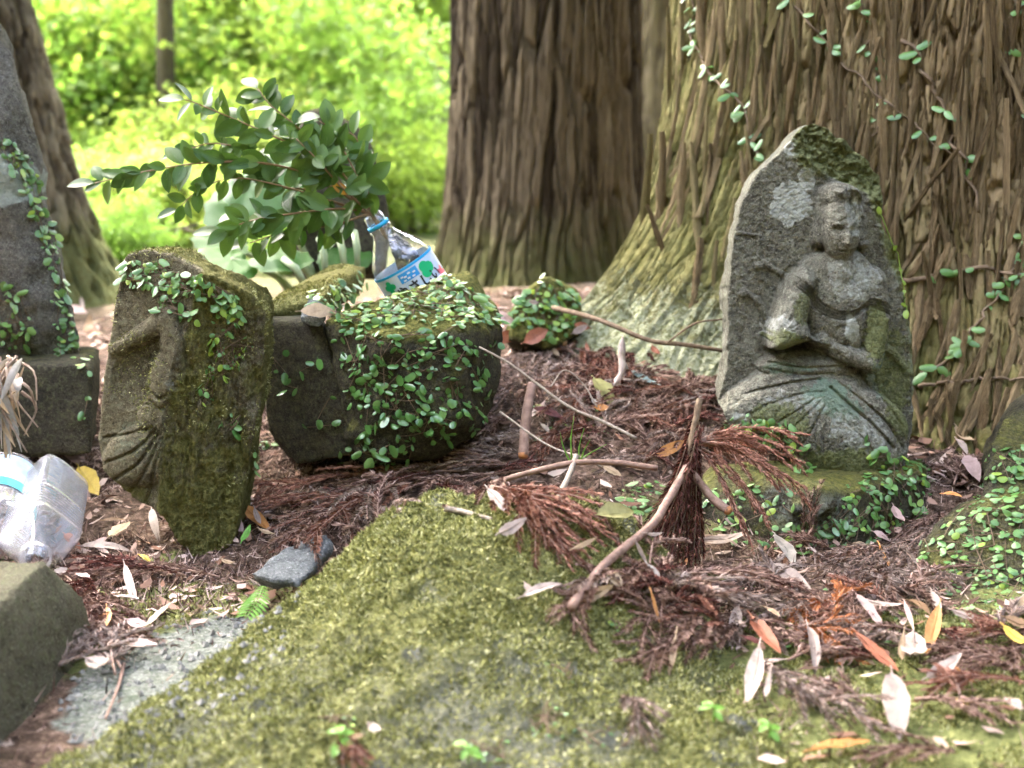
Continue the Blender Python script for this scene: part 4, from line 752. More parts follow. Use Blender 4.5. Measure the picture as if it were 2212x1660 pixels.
# ------------------------------------------------------------------ creeping fern
def fern_leaf_mesh(mat, seed, asp):
    r_ = np.random.RandomState(seed); n = 9; th = np.arange(n) * 2 * np.pi / n; x = np.cos(th) * .5 * asp + .5 * asp; y = np.sin(th) * .5 * (1 + .06 * r_.randn(n)); z = -.10 * (np.abs(y) * 2) ** 2 + .05 * r_.randn() * x
    V = np.vstack([[.5 * asp, 0, .07], np.stack([x, y, z], 1)]); j = np.arange(n); F1 = np.stack([j * 0, 1 + j, 1 + (j + 1) % n], 1); st_ = np.array([[-.25, .03, -.12], [-.25, -.03, -.12], [.06, 0, 0]]); return mesh_np('leaf', np.vstack([V, st_]), np.vstack([F1, [[n + 1, n + 2, n + 3]]]), mat)
FL = [fern_leaf_mesh(M['fern'], k, a) for k, a in enumerate((1.0, 1.1, 1.25, 1.4, 1.15))]; FY = [fern_leaf_mesh(M['fern_yellow'], 9 + k, a) for k, a in enumerate((1.0, 1.2))]
def orient(d, n):                                                     # x along d, z along n
    n = np.asarray(n, float); n = n / np.linalg.norm(n); d = d - n * (d @ n); d = d / (np.linalg.norm(d) + 1e-9); y = np.cross(n, d); return Matrix((d, y, n)).transposed().to_4x4()
def fern(label, patches, B, tilt=.45, stemdens=1):
    t = thing('creeping_fern', label, 'fern', group=None); mb = MB(); cnt_ = 0; extra = []
    for poly, n, size, dense_, yel in patches:
        P_ = np.array(poly, float); lo, hi = P_.min(0), P_.max(0); got = 0; tries = 0; last = None
        while got < n and tries < n * 40:
            tries += 1; px, py = rng.uniform(lo, hi)
            if not inside(np.array([px]), np.array([py]), P_)[0]: continue
            if n2(np.array([px]), np.array([py]), .022, 2, 7)[0] < .5 - dense_ * .5 + .06 * rng.randn(): continue
            h, nr = cast(B, px, py)
            if h is None: continue
            if nr @ raydir(px, py) > 0: nr = -nr
            # round leaves face outwards and up to the light
            f = nr + rng.normal(0, tilt, 3) * .8 + np.array([0, -.1, .45]); dd = np.array([rng.normal(0, 1), -.2, -.5 + rng.normal(0, .7)]); s_ = size * rng.uniform(.4, 1.1) / FPX * h[1]
            me = FY[rng.randint(2)] if rng.rand() < yel else FL[rng.randint(5)]; M4 = Matrix.Translation(Vector(h + nr * s_ * rng.uniform(.12, .5))) @ orient(dd, f) @ Matrix.Diagonal((s_ * rng.uniform(.8, 1.3), s_ * rng.uniform(.72, 1.05), s_ * rng.uniform(.3, 2.2), 1))
            if cnt_ < 298: o = obj('leaf', me, t); o.matrix_basis = M4
            else: extra.append((me, M4))
            cnt_ += 1; got += 1
            if last is not None and np.linalg.norm(last - h) < .05: v, f_ = tube(np.array([last + nr * .002, (last + h) / 2 + nr * .004, h + nr * .002]), .0006, 3, cap=False); mb.add(v, f_)
            last = h
    if mb.n: obj('runner', mb.mesh('runner', M['vine']), t)['kind'] = 'stuff'
    if extra:
        eb = MB()
        for me, M4 in extra:
            V, _ = get_np(me); m = np.array(M4); eb.add(V @ m[:3, :3].T + m[:3, 3], np.array([list(p.vertices) for p in me.polygons]))
        o = obj('leaf_mass', eb.mesh('leaf_mass', M['fern']), t); o['kind'] = 'stuff'
    return t
bR = bvh_of([relief_o]); bC = bvh_of([cb, cbl, slab2, chip]); bPi = bvh_of([pillar, plinth]); bM_ = bvh_of([mound, ground]); bB = bvh_of([base, ground, statue_slab, statue_fig, boulder]); bRb = bvh_of([rb, ground])
fern('round leaved fern creeping up the edge of the stone pillar', [([(0, 285), (60, 330), (108, 480), (140, 600), (166, 740), (130, 775), (112, 640), (85, 500), (40, 390), (0, 330)], 150, 17, .85, .1), ([(0, 600), (60, 620), (70, 740), (0, 760)], 34, 18, .5, 0), ([(150, 770), (200, 770), (200, 830), (170, 960), (190, 800)], 12, 17, .6, .2)], bPi)
fern('round leaved fern spilling over the top of the carved slab near the bottles', [([(238, 566), (340, 558), (430, 598), (520, 645), (500, 690), (420, 640), (300, 620), (236, 608)], 130, 21, .85, .15), ([(470, 645), (546, 690), (546, 770), (500, 800), (440, 890), (420, 900), (452, 770)], 66, 18, .75, .45), ([(340, 640), (420, 640), (425, 690), (345, 690)], 16, 21, .9, .1), ([(478, 880), (538, 880), (538, 930), (478, 930)], 8, 20, 1, .2)], bR)
fern('dense round leaved fern covering the squat dark boulder under the bottle', [([(660, 640), (720, 610), (790, 590), (960, 585), (1035, 630), (1085, 695), (1000, 700), (900, 690), (800, 705), (720, 690)], 400, 19, 1.15, .3), ([(720, 700), (900, 690), (1075, 710), (1065, 840), (1040, 930), (960, 960), (780, 960), (740, 800)], 330, 19, .75, .25), ([(555, 700), (690, 720), (760, 940), (600, 940)], 16, 22, .7, .0)], bC, .6)
fern('small leaved fern heaped on the low stone at the cedar root', [([(1095, 700), (1115, 650), (1175, 596), (1250, 640), (1255, 720), (1180, 745)], 150, 18, 1.2, .25)], bM_, .6)
fern('fern growing in the lap and at the foot of the carved statue', [([(1560, 910), (1630, 900), (1715, 915), (1730, 960), (1570, 950)], 70, 22, 1.2, .1), ([(1700, 950), (1760, 1000), (1740, 1040), (1690, 1000)], 20, 20, 1, .1), ([(1870, 930), (1920, 930), (1920, 990), (1880, 990)], 10, 20, 1, .1)], bB)
fern('fern trailing over the broken rock beneath the statue', [([(1335, 1045), (1480, 1040), (1460, 1110), (1350, 1110)], 60, 19, 1.0, .1), ([(1510, 1060), (1680, 1040), (1760, 1130), (1800, 1190), (1700, 1200), (1560, 1170)], 85, 19, .8, .1), ([(1760, 1140), (1830, 1080), (1830, 1040), (1960, 970), (2015, 1010), (2000, 1110), (1850, 1200), (1780, 1180)], 200, 18, 1.0, .12)], bB)
fern('round leaved fern dotted over the rounded boulder across the litter', [([(2130, 980), (2212, 960), (2230, 1310), (2060, 1335), (1970, 1260), (1990, 1170), (2080, 1095), (2120, 1050)], 280, 19, .9, .12)], bRb, .4)
fern('scattered fern sprouts among the dead fronds on the ground', [([(1440, 1260), (1700, 1260), (2000, 1290), (1900, 1400), (1500, 1400)], 60, 16, .7, .2), ([(1130, 860), (1310, 850), (1300, 960), (1150, 960)], 55, 17, .9, .1), ([(720, 965), (900, 955), (900, 1010), (740, 1020)], 24, 22, .9, 0), ([(540, 960), (590, 950), (590, 1010), (540, 1020)], 10, 22, 1, .1), ([(2010, 1290), (2200, 1330), (2190, 1380), (2020, 1340)], 24, 20, .8, 0)], SOLID)
fern('tiny fern sprouts rooted in the moss of the big sloping boulder', [([(680, 1550), (760, 1550), (760, 1570), (690, 1565)], 12, 13, 1, .6), ([(1180, 1440), (1250, 1420), (1250, 1470), (1190, 1480)], 8, 15, 1, .1), ([(1130, 1500), (1230, 1530), (1200, 1620), (1150, 1600)], 14, 15, 1, .2), ([(1240, 1560), (1320, 1560), (1310, 1620), (1250, 1620)], 10, 15, 1, .1), ([(1000, 1600), (1090, 1600), (1090, 1650), (1010, 1650)], 14, 15, 1, .1), ([(1340, 1330), (1340, 1370), (1280, 1350)], 8, 14, 1, .6)], bvh_of([boulder, ground]))

# vines on the big cedar
TRS = TR
def vine(label, pl, n, size, r=.0022, leaves=True):
    t = thing('creeper_vine', label, 'vine'); P_ = smooth_curve(np.array(pl, float), 40); Q = []
    for px, py in P_:
        h, nr = cast(TRS, px, py)
        if h is None: continue
        Q.append(h + nr * .010)
    Q = np.array(Q); Q[1:-1] = (Q[:-2] + Q[1:-1] + Q[2:]) / 3
    v, f = tube(Q, np.linspace(r, r * .6, len(Q)), 6, .3); mb = MB(); mb.add(v, f); obj('stem', mb.mesh('stem', M['vine']), t)
    for k in range(n):
        i = rng.randint(0, len(Q)); nr = Q[i] - np.array([TC[0], TC[1], Q[i][2]]); nr /= np.linalg.norm(nr); s_ = size / FPX * Q[i][1] * rng.uniform(.7, 1.2); sd_ = rng.choice([-1, 1])
        o = obj('leaf', FL[2 + rng.randint(3)], t); o.matrix_basis = Matrix.Translation(Vector(Q[i] + nr * .004)) @ orient(np.array([sd_ * .8, 0, rng.normal(0, .6)]), nr + np.array([0, -.2, .7]) + rng.normal(0, .35, 3)) @ Matrix.Diagonal((s_, s_ * .7, s_, 1))
vine('thin vine with paired leaves crossing the cedar bark above the statue', [(1700, -5), (1790, 110), (1880, 190), (1980, 275), (2060, 340)], 12, 25)
vine('leafy vine climbing the left flank of the big cedar', [(1495, -5), (1500, 90), (1535, 160), (1600, 230), (1630, 320), (1662, 365)], 34, 22)
vine('thin vine trailing down the cedar to the top of the statue', [(1860, -5), (1875, 90), (1880, 200), (1885, 300)], 12, 25)
vine('wiry vine running down the bark beyond the statue tip', [(1960, 90), (2010, 180), (2060, 300), (2105, 400), (2115, 470)], 7, 24, .003)
vine('thick bare vine arching sideways from the statue shoulder', [(1950, 612), (2040, 596), (2100, 584), (2150, 583), (2230, 615)], 8, 26, .004)
vine('long straight bare vine crossing the bark low beside the statue', [(1980, 838), (2060, 832), (2150, 824), (2230, 822)], 0, 24, .0028)
vine('leafy vine slanting up the bark from the statue hip', [(1990, 815), (2060, 770), (2110, 705), (2165, 630), (2200, 560), (2225, 500)], 22, 27, .0025)
vine('thin vine on the outer bark with small leaves near its top', [(2190, -5), (2205, 60), (2215, 150), (2235, 300)], 10, 24)
t = thing('creeper_vine', 'bright yellow green sprig climbing the broken edge of the statue slab', 'vine'); bS = bvh_of([statue_slab]); Q = []
for px, py in smooth_curve(np.array([(1896, 462), (1918, 500), (1936, 545), (1945, 600), (1953, 650), (1956, 685)], float), 24):
    h, nr = cast(bS, px, py)
    if h is not None:
        Q.append(h + nr * .003)
        if len(Q) % 2: s_ = rng.uniform(9, 20) / FPX * h[1]; o = obj('leaf', FY[rng.randint(2)], t); o.matrix_basis = Matrix.Translation(Vector(h + nr * .006)) @ orient(rng.normal(size=3), nr + [0, -.3, .4] + rng.normal(0, .2, 3)) @ Matrix.Diagonal((s_, s_ * .8, s_, 1))
v, f = tube(np.array(Q), .0009, 4); mb = MB(); mb.add(v, f); obj('stem', mb.mesh('stem', M['fern_yellow']), t)
# surface roots / sticks lying against the cedar
# ------------------------------------------------------------------ dead cedar fronds
def needles_along(P, rng, ln=.011, spacing=.0034, ranks=3, w_=.0010):
    L = np.linalg.norm(np.diff(P, axis=0), axis=1).sum(); n = max(4, int(L / spacing)); C = resample(P, n); T, A_, B_ = frames(C); t = np.linspace(0, 1, n); Vs = []
    for k in range(ranks):
        ph = rng.rand(n) * 2 * np.pi if k > 1 else k * np.pi + rng.normal(0, .3, n); side = A_ * np.cos(ph)[:, None] + B_ * np.sin(ph)[:, None]; l = ln * (.7 + .5 * rng.rand(n)) * (1 - .45 * t ** 3); l = l[:, None]
        d1 = T * .55 + side * .75; d2 = T * .95 + side * .35; c0 = C; c1 = C + d1 * l * .5; c2 = c1 + d2 * l * .6; wv = np.cross(side, T) * w_
        Vs.append(np.stack([c0 - wv, c0 + wv, c1 + wv * .8, c1 - wv * .8, c2], 1))
    V = np.concatenate(Vs).reshape(-1, 3); i = np.arange(len(V) // 5)[:, None] * 5; return V, [np.vstack([i + [0, 1, 2], i + [0, 2, 3], i + [3, 2, 4]])]
def frond(label, stem, mat, nb=8, bl=.07, spread=.7, group=None, rng=rng, droop=.3, floor=None, lift=.006, ln=.010, ranks=3, name='cedar_frond', twig_r=.0014, ang=.55):
    t = thing(name, label, 'frond', group=group); P_ = smooth_curve(np.array(stem, float), 16); tw = MB(); nd = MB(); v, f = tube(P_, np.linspace(twig_r, twig_r * .5, 16), 5); tw.add(v, f); nd.add(*needles_along(P_[3:], rng, ln, ranks=ranks)); T, A_, B_ = frames(P_)
    for k in range(nb):
        i = 1 + int((k + rng.rand() * .8) / nb * 13); s_ = 1 if k % 2 else -1; L = bl * (1 - .55 * i / 16) * rng.uniform(.75, 1.15); a = rng.uniform(ang * .6, ang * 1.3); d = T[i] * math.cos(a) + A_[i] * s_ * math.sin(a) * spread / .7 + np.array([0, 0, rng.uniform(-.1, .25)])
        u = np.linspace(0, 1, 7)[:, None]; Q = P_[i] + d * L * u + T[i] * L * .25 * u * u + np.array([0, 0, -droop * L]) * u * u + rng.normal(0, .002, 3) * u
        if floor is not None:
            for q_ in Q: q_[2] = max(q_[2], drop(floor, q_[0], q_[1]) + lift * .6 + .002)
        v, f = tube(Q, np.linspace(twig_r * .6, twig_r * .3, 7), 4, cap=False); tw.add(v, f); nd.add(*needles_along(Q, rng, ln, ranks=ranks))
    obj('twig', tw.mesh('twig', M['stick']), t); o = obj('needles', nd.mesh('needles', mat, False), t); o['kind'] = 'stuff'; return t
SF = bvh_of([ground, boulder, base, slate])
def ground_frond(a, b, mat, label, group, nb=7, bend=.12, lift=.008, SFL=SF, **kw):
    h0, _ = cast(SFL, *a); h1, _ = cast(SFL, *b)
    if h0 is None or h1 is None: return
    L = np.linalg.norm(h1 - h0)
    u = np.linspace(0, 1, 7); side = np.cross(h1 - h0, [0, 0, 1]) * bend * rng.uniform(-1, 1); Q = []
    for k in u:
        q_ = h0 + (h1 - h0) * k + side * math.sin(math.pi * k); zf = drop(SFL, q_[0], q_[1], .6); q_[2] = max(zf, min(q_[2], zf + .05)) + lift * (1 + 1.4 * math.sin(math.pi * k) * rng.uniform(.3, 1)); Q.append(q_)
    frond(label, Q, mat, nb=nb, bl=min(.09, L * .62), group=group, floor=SFL, lift=lift, **kw)
NB_, NR, ND, NG, NO = M['needle_brown'], M['needle_red'], M['needle_dark'], M['needle_grey'], M['needle_orange']
sets = [
 ('dry brown cedar frond beside the squared stone block', 'fronds by the squared stone block', [((475, 1262), (170, 1248), NB_), ((400, 1258), (200, 1232), ND), ((390, 1240), (150, 1262), NB_), ((130, 1245), (265, 1440), NB_), ((150, 1262), (240, 1400), NB_), ((262, 1460), (195, 1310), NB_), ((215, 1290), (300, 1400), NB_), ((250, 1475), (275, 1360), NG), ((190, 1260), (260, 1380), ND), ((90, 1490), (185, 1395), NG)]),
 ('limp brown frond in the long heap behind the mossy boulder', 'fronds heaped behind the mossy boulder', [((1140, 1028), (850, 1008), NB_), ((1130, 1030), (720, 1062), NB_), ((1000, 1030), (640, 1120), NB_), ((960, 1020), (600, 1150), NB_), ((900, 1040), (560, 1082), NR), ((1130, 1020), (800, 1050), NG), ((1080, 1010), (900, 985), NB_), ((900, 1060), (660, 1185), NR), ((820, 1090), (600, 1180), NR), ((800, 1078), (575, 1100), NR), ((840, 1050), (640, 1160), NB_), ((1020, 1000), (780, 1020), NG), ((960, 1035), (700, 1085), ND), ((780, 1110), (640, 1200), NB_)]),
 ('withered frond tangled on the bank before the cedar root', 'fronds tangled on the bank', [((1180, 762), (1062, 900), NG), ((1195, 772), (1075, 835), NG), ((1160, 800), (1095, 880), NG), ((1190, 760), (1120, 740), NG), ((1335, 785), (1215, 865), NB_), ((1275, 725), (1335, 855), NB_), ((1230, 760), (1330, 880), NR), ((1200, 800), (1300, 870), NB_), ((1150, 850), (1250, 800), NG), ((1100, 780), (1060, 860), NG), ((1330, 740), (1300, 850), ND), ((1380, 760), (1320, 840), ND), ((1255, 860), (1240, 985), NR), ((1150, 830), (1130, 880), NB_)]),
 ('dull brown frond piled against the skirt of the statue', 'fronds piled by the statue', [((1545, 850), (1345, 905), NB_), ((1535, 868), (1400, 862), NB_), ((1500, 935), (1380, 985), NB_), ((1410, 885), (1540, 835), NB_), ((1480, 880), (1360, 940), NB_), ((1350, 950), (1480, 900), NB_), ((1240, 965), (1400, 905), NB_), ((1300, 950), (1375, 868), NG), ((1185, 972), (1050, 962), NG), ((1140, 1000), (1010, 1004), NG), ((1400, 860), (1340, 930), NB_), ((1440, 1010), (1300, 1020), NG), ((1330, 1000), (1260, 960), NB_), ((1420, 980), (1340, 920), NB_), ((1500, 860), (1440, 930), NR)]),
 ('dead frond lying on the ground below the standing stick', 'fronds below the standing stick', [((1490, 1245), (1650, 1255), NB_), ((1400, 1295), (1560, 1255), NB_), ((1480, 1255), (1740, 1285), NB_), ((1300, 1285), (1240, 1385), NB_), ((1380, 1300), (1540, 1350), NG), ((1600, 1335), (1380, 1445), NB_), ((1560, 1355), (1450, 1300), NB_), ((1620, 1300), (1760, 1345), NB_), ((1320, 1270), (1230, 1310), NG), ((1540, 1420), (1390, 1450), NB_), ((1700, 1260), (1560, 1290), NG), ((1500, 1300), (1620, 1330), NG), ((1430, 1350), (1330, 1300), NB_), ((1600, 1380), (1480, 1420), NB_), ((1420, 1250), (1350, 1290), ND)]),
 ('dead frond strewn across the litter between statue and rounded boulder', 'fronds strewn by the rounded boulder', [((1780, 1315), (1640, 1385), NG), ((1700, 1445), (1830, 1400), NB_), ((1800, 1345), (1890, 1405), NG), ((2105, 1130), (1910, 1290), NG), ((2000, 1185), (1840, 1262), NG), ((1965, 1230), (1900, 1335), NG), ((1920, 1285), (2050, 1335), NB_), ((2040, 1120), (1950, 1200), NB_), ((1900, 1220), (1800, 1250), NG), ((1860, 1250), (1980, 1290), NG), ((2060, 1060), (2110, 1000), NB_), ((2090, 1050), (2030, 1020), NB_)]),
 ('dead frond lying on moss below the rounded boulder', 'fronds below the rounded boulder', [((2225, 1370), (2020, 1420), NB_), ((2225, 1440), (2000, 1432), NB_), ((2225, 1500), (2010, 1510), NR), ((1975, 1530), (2165, 1565), NB_), ((1640, 1450), (1745, 1545), NG), ((1690, 1500), (1880, 1585), NG), ((2225, 1400), (2060, 1390), NR), ((2225, 1415), (2060, 1450), NB_), ((2060, 1645), (1890, 1655), NB_), ((2225, 1470), (2080, 1480), NB_), ((1800, 1420), (1700, 1395), NB_)]),
 ('bright orange dead frond lying on the litter', 'orange fronds on the litter', [((1750, 1375), (1830, 1440), NO), ((1810, 1320), (1705, 1362), NO), ((1760, 1385), (1850, 1368), NO), ((1790, 1330), (1825, 1290), NO)]),
 ('small rusty frond at the lower edge of the mossy boulder', 'rusty fronds on the mossy boulder', [((752, 1600), (770, 1665), NR), ((1345, 1525), (1385, 1620), NG)]),
]
for k, (x0, x1, y0, y1, n) in ((1, (600, 1120, 1005, 1100, 8)), (2, (1080, 1400, 740, 960, 20)), (3, (1280, 1540, 840, 1020, 14)), (4, (1300, 1760, 1240, 1400, 18)), (5, (1680, 2100, 1180, 1400, 16)), (6, (1800, 2200, 1370, 1560, 6))):
    for q in range(n):
        a_ = (rng.uniform(x0, x1), rng.uniform(y0, y1)); th_ = rng.uniform(0, 6.28); l_ = rng.uniform(70, 160); sets[k][2].append((a_, (a_[0] + l_ * math.cos(th_), a_[1] + .5 * l_ * math.sin(th_)), [NB_, NG, NB_, NR, ND][rng.randint(5)]))
CWD = {id(NB_): 'brown', id(NG): 'greyish', id(NR): 'rusty', id(ND): 'dark red', id(NO): 'bright orange'}
WH = {'fronds by the squared stone block': 'lying beside the squared stone block', 'fronds heaped behind the mossy boulder': 'in the long heap behind the mossy boulder', 'fronds tangled on the bank': 'tangled on the bank before the cedar root', 'fronds piled by the statue': 'piled against the skirt of the statue',
      'fronds below the standing stick': 'on the ground below the leaning stick', 'fronds strewn by the rounded boulder': 'strewn between statue and rounded boulder', 'fronds below the rounded boulder': 'lying on moss below the rounded boulder', 'orange fronds on the litter': 'lying on the litter', 'rusty fronds on the mossy boulder': 'at the lower rim of the mossy boulder'}
for lab, grp, L in sets:
    for a, b, m in L: ground_frond(a, b, m, f'dead {CWD[id(m)]} cedar frond {WH[grp]}', f'{CWD[id(m)]} {grp}')
# rusty fan on the moss of the boulder
for a, b in [((1048, 1066), (1230, 1225)), ((1060, 1070), (1290, 1180)), ((1050, 1068), (1180, 1200)), ((1070, 1075), (1270, 1130)), ((1090, 1085), (1250, 1205)), ((1060, 1068), (1150, 1170))]:
    ground_frond(a, b, NR, 'rust coloured cedar frond fanned over the top of the mossy boulder', 'rusty fan on the mossy boulder', nb=7, bend=.12, ang=.5)
# rusty fan held up before the statue's lap
hub = at(1490, 965, 1.42)
for (px, py, Y), m in [((1745, 940, 1.46), NR), ((1725, 975, 1.45), NR), ((1735, 1000, 1.44), NR), ((1740, 1055, 1.42), NR), ((1655, 1115, 1.40), NR), ((1605, 1128, 1.38), NR), ((1690, 1035, 1.40), NR)]:
    tp = at(px, py, Y); md = (hub + tp) / 2 + [0, 0, .016]
    frond('rust coloured frond spreading from the stick in front of the statue lap', [hub, hub * .6 + md * .4 + [0, 0, .006], md, tp], m, nb=5, bl=.05, group='rusty fan before the statue', droop=.5, ang=.4, ln=.0085, ranks=4)
# dark drooping bunch below the upright twig
t = thing('drooping_frond_bunch', 'dark red bunch of hanging dead needles on the leaning stick', 'frond'); tw = MB(); nd = MB()
for k in range(38):
    a = at(1500 + rng.normal(0, 8), 900 + rng.uniform(0, 120), 1.43 + rng.normal(0, .01)); ex_ = rng.uniform(1335, 1520); ey = rng.uniform(1190, 1285); Yb = 1.31 + (ex_ - 1320) / 200 * .08 + rng.normal(0, .02); b = at(ex_, ey, Yb); b[2] = max(b[2], drop(FLOOR, b[0], b[1]) + .006)
    m_ = a * .5 + b * .5; m_[0] = a[0] * .62 + b[0] * .38; m_[2] += .012; Q = smooth_curve([a, m_, b], 14); v, f = tube(Q, .0009, 4, cap=False); tw.add(v, f); nd.add(*needles_along(Q, rng, .010, .0024, 3))
v, f = tube(smooth_curve([at(1512, 862, 1.42), at(1500, 920, 1.41), at(1488, 1000, 1.40), at(1470, 1060, 1.395)], 12), np.linspace(.0035, .005, 12), 7, .3); tw.add(v, f)
obj('twig', tw.mesh('twig', M['vine']), t); o = obj('needles', nd.mesh('needles', ND, False), t); o['kind'] = 'stuff'

# ------------------------------------------------------------------ sticks
def stick(label, pl, r0, r1, mat='stick', cut=None, on=None, lift=None, bumps=.35):
    t = thing('fallen_stick', label, 'stick'); P_ = []
    for p in pl:
        if len(p) == 3:
            q_ = at(*p); h, n = cast(FLOOR, p[0], p[1])
            if h is not None and h[1] < q_[1] + r0: q_ = h + n * (r0 + .006)
            P_.append(q_)
        else:
            h, n = cast(on or SF, *p); P_.append(h + n * (lift or r0))
    C = smooth_curve(P_, 22); v, f = tube(C, np.linspace(r0, r1, 22), 9, bumps * .5, 3, True); mb = MB(); mb.add(v, f); obj('bark', mb.mesh('bark', M[mat]), t)
    if cut is not None:
        i, j = (0, 1) if cut == 0 else (-1, -2); d = C[i] - C[j]; d /= np.linalg.norm(d); r = r0 if cut == 0 else r1; v, f = tube(np.array([C[i] - d * .002, C[i] + d * .0025]), [r * 1.02, r * .85], 9, .2); mb = MB(); mb.add(v, f); obj('cut_end', mb.mesh('cut_end', M['stick_cut']), t)
    return t
stick('long brown stick leaning down from the red frond bunch onto the moss', [(1484, 1010, 1.385), (1440, 1085, 1.33), (1390, 1148, 1.285), (1300, 1230, 1.24), (1250, 1290, 1.2), (1216, 1330, 1.18)], .0046, .0042)
stick('short thick stick with orange cut end, upright before the fern boulder', [(1150, 830, 1.62), (1140, 880, 1.60), (1134, 930, 1.585), (1130, 985, 1.565)], .0062, .0066, cut=-1)
stick('stub of cut branch poking out under the rusty fan', [(1480, 1000, 1.41), (1520, 1055, 1.395), (1548, 1085, 1.38), (1574, 1104, 1.37)], .0045, .0052, cut=-1)
stick('thin bent stick lying across the dark hollow behind the boulder', [(1060, 1045, 1.42), (1140, 1022, 1.41), (1240, 1000, 1.41), (1330, 1000, 1.42), (1420, 1012, 1.42)], .003, .0034)
stick('pale forked stick propped over the back edge of the boulder', [(1245, 985, 1.42), (1228, 1030, 1.38), (1205, 1092, 1.30)], .0034, .003, 'twig_pale')
stick('long pale lichened twig slanting over the tangled fronds', [(1035, 750, 1.58), (1100, 785, 1.57), (1160, 830, 1.56), (1230, 880, 1.54), (1300, 910, 1.52), (1375, 948, 1.50)], .0014, .0023, 'twig_pale')
stick('fine pale side twig arching among the tangled fronds', [(1190, 835, 1.56), (1220, 800, 1.6), (1260, 830, 1.6), (1290, 880, 1.58)], .001, .0008, 'twig_pale')
stick('dark root like stick resting against the lichened cedar root', [(1195, 665, 2.0), (1290, 690, 1.9), (1400, 735, 1.85), (1480, 745, 1.84), (1575, 760, 1.84)], .0042, .003, 'vine')
stick('slender twig crossing the cedar root beside the statue', [(1440, 742, 1.84), (1500, 700, 1.84), (1560, 690, 1.84)], .0016, .0012, 'vine')
stick('short grey stick lying on top of the mossy boulder', [(962, 1106), (1000, 1112), (1058, 1130)], .0032, .002, 'twig_pale', lift=.004)
stick('thin curved twig on the bare rock by the squared block', [(268, 1440), (255, 1490), (228, 1560)], .0018, .001, lift=.003)
stick('thin pale twig poking from the litter heap beside the fern sprouts', [(1080, 890, 1.55), (1180, 960, 1.5), (1260, 990, 1.45), (1300, 1010, 1.45)], .0014, .0012, 'twig_pale')
# ------------------------------------------------------------------ fallen leaves
def leaf_mesh(L, W, curl, fold, rng, mat, twist=0, pt=1.0):
    n = 11; t = np.linspace(0, 1, n); wd = W * .5 * (np.sin(np.pi * t ** (.85 * pt)) ** .8) * (1 + .05 * rng.randn(n)); wd[0] = wd[-1] = W * .01; ys_ = np.array([-1, -.55, 0, .55, 1]); ang = curl * (t - .35)
    dx = np.cos(np.cumsum(np.full(n, curl / n)) - curl * .35) * L / n; dz = np.sin(np.cumsum(np.full(n, curl / n)) - curl * .35) * L / n; x = np.concatenate([[0], np.cumsum(dx)[:-1]]); z = np.concatenate([[0], np.cumsum(dz)[:-1]])
    yy = wd[:, None] * ys_; zz_ = z[:, None] + fold * np.abs(yy) ** 1.3 / (W ** .3 + 1e-9) + .03 * W * rng.randn(n, 5); tw_ = twist * (t - .3)[:, None]; zz_ = zz_ + yy * np.sin(tw_); yy = yy * np.cos(tw_)
    V = np.stack([np.repeat(x[:, None], 5, 1), yy, zz_], -1).reshape(-1, 3); i = np.arange(n - 1)[:, None] * 5 + np.arange(4); Fq = np.stack([i, i + 5, i + 6, i + 1], -1).reshape(-1, 4)
    pet, pf = tube(np.array([(-.12 * L, 0, -.01 * L), (-.05 * L, .005 * L, .0), (0.02 * L, 0, 0), (.5 * L, 0, z[5] + .0004), (.95 * L * (x[-1] / L), 0, z[-1])]), [.0007, .0007, .0008, .0005, .0002], 4); Vv = np.vstack([V, pet]); return mesh_np('blade', Vv, [np.vstack([Fq, pf[0] + len(V)]), pf[1] + len(V)], mat)
CW = {'pale': 'pale silvery', 'pink': 'pinkish grey', 'tan': 'tan', 'grey': 'dull grey', 'orange': 'orange', 'red': 'red brown', 'brown': 'brown', 'yellow': 'yellow', 'olive': 'olive', 'green': 'green', 'blue': 'bluish green', 'darkred': 'dark red'}
SL = bvh_of([ground, boulder, base, slate, cb, cbl, chip, mound, rb, slab2])
lcount = {}
def fallen(tr, x0, y0, x1, y1, wpx, c, where, curl=None, lift=None, B=SL):
    a = tr(x0, y0); b = tr(x1, y1); sc_ = np.hypot(b[0] - a[0], b[1] - a[1]) / max(1e-6, np.hypot(x1 - x0, y1 - y0)); mid = ((a[0] + b[0]) / 2, (a[1] + b[1]) / 2); h, n = cast(B, *mid)
    if h is None: return
    ra, _ = cast(B, *a); rb_, _ = cast(B, *b)
    def ok(q_): return q_ is not None and np.linalg.norm(q_ - h) < .09
    d0 = raydir(*a); d1 = raydir(*b); pa = ra if ok(ra) else at(a[0], a[1], h[1]); pb = rb_ if ok(rb_) else at(b[0], b[1], h[1]); L = np.linalg.norm(pb - pa); L = min(L, .085)
    n = n if n @ raydir(*mid) < 0 else -n; n = n + rng.normal(0, .12, 3) + np.array([0, -.25, 0]); W = wpx * sc_ / FPX * h[1] * 1.15; curl = rng.uniform(-.9, 1.5) if curl is None else curl
    where_l = f'{CW[c]} fallen leaf {where}'; key = where_l; lcount[key] = lcount.get(key, 0) + 1
    me = leaf_mesh(L, min(W, L * .7), curl, rng.uniform(.05, .55), rng, M['dry_' + c], rng.uniform(-.4, .4)); c0 = (pa + pb) / 2; M4 = Matrix.Translation(Vector(c0 + n / np.linalg.norm(n) * (lift or rng.uniform(.012, .024)))) @ orient(pb - pa, n) @ Matrix.Translation(Vector((-L * .5, 0, 0)))
    o = obj('fallen_leaf', me); o.matrix_basis = M4; tag(o, where_l, 'leaf', where_l + 's')
    return o
W1, W2, W3, W4, W5 = 'lying below the statue and its base rock', 'on the mossy ground below the rounded boulder', 'on the mossy boulder under the fronds', 'among the fronds heaped before the statue', 'by the squared block and carved slab'
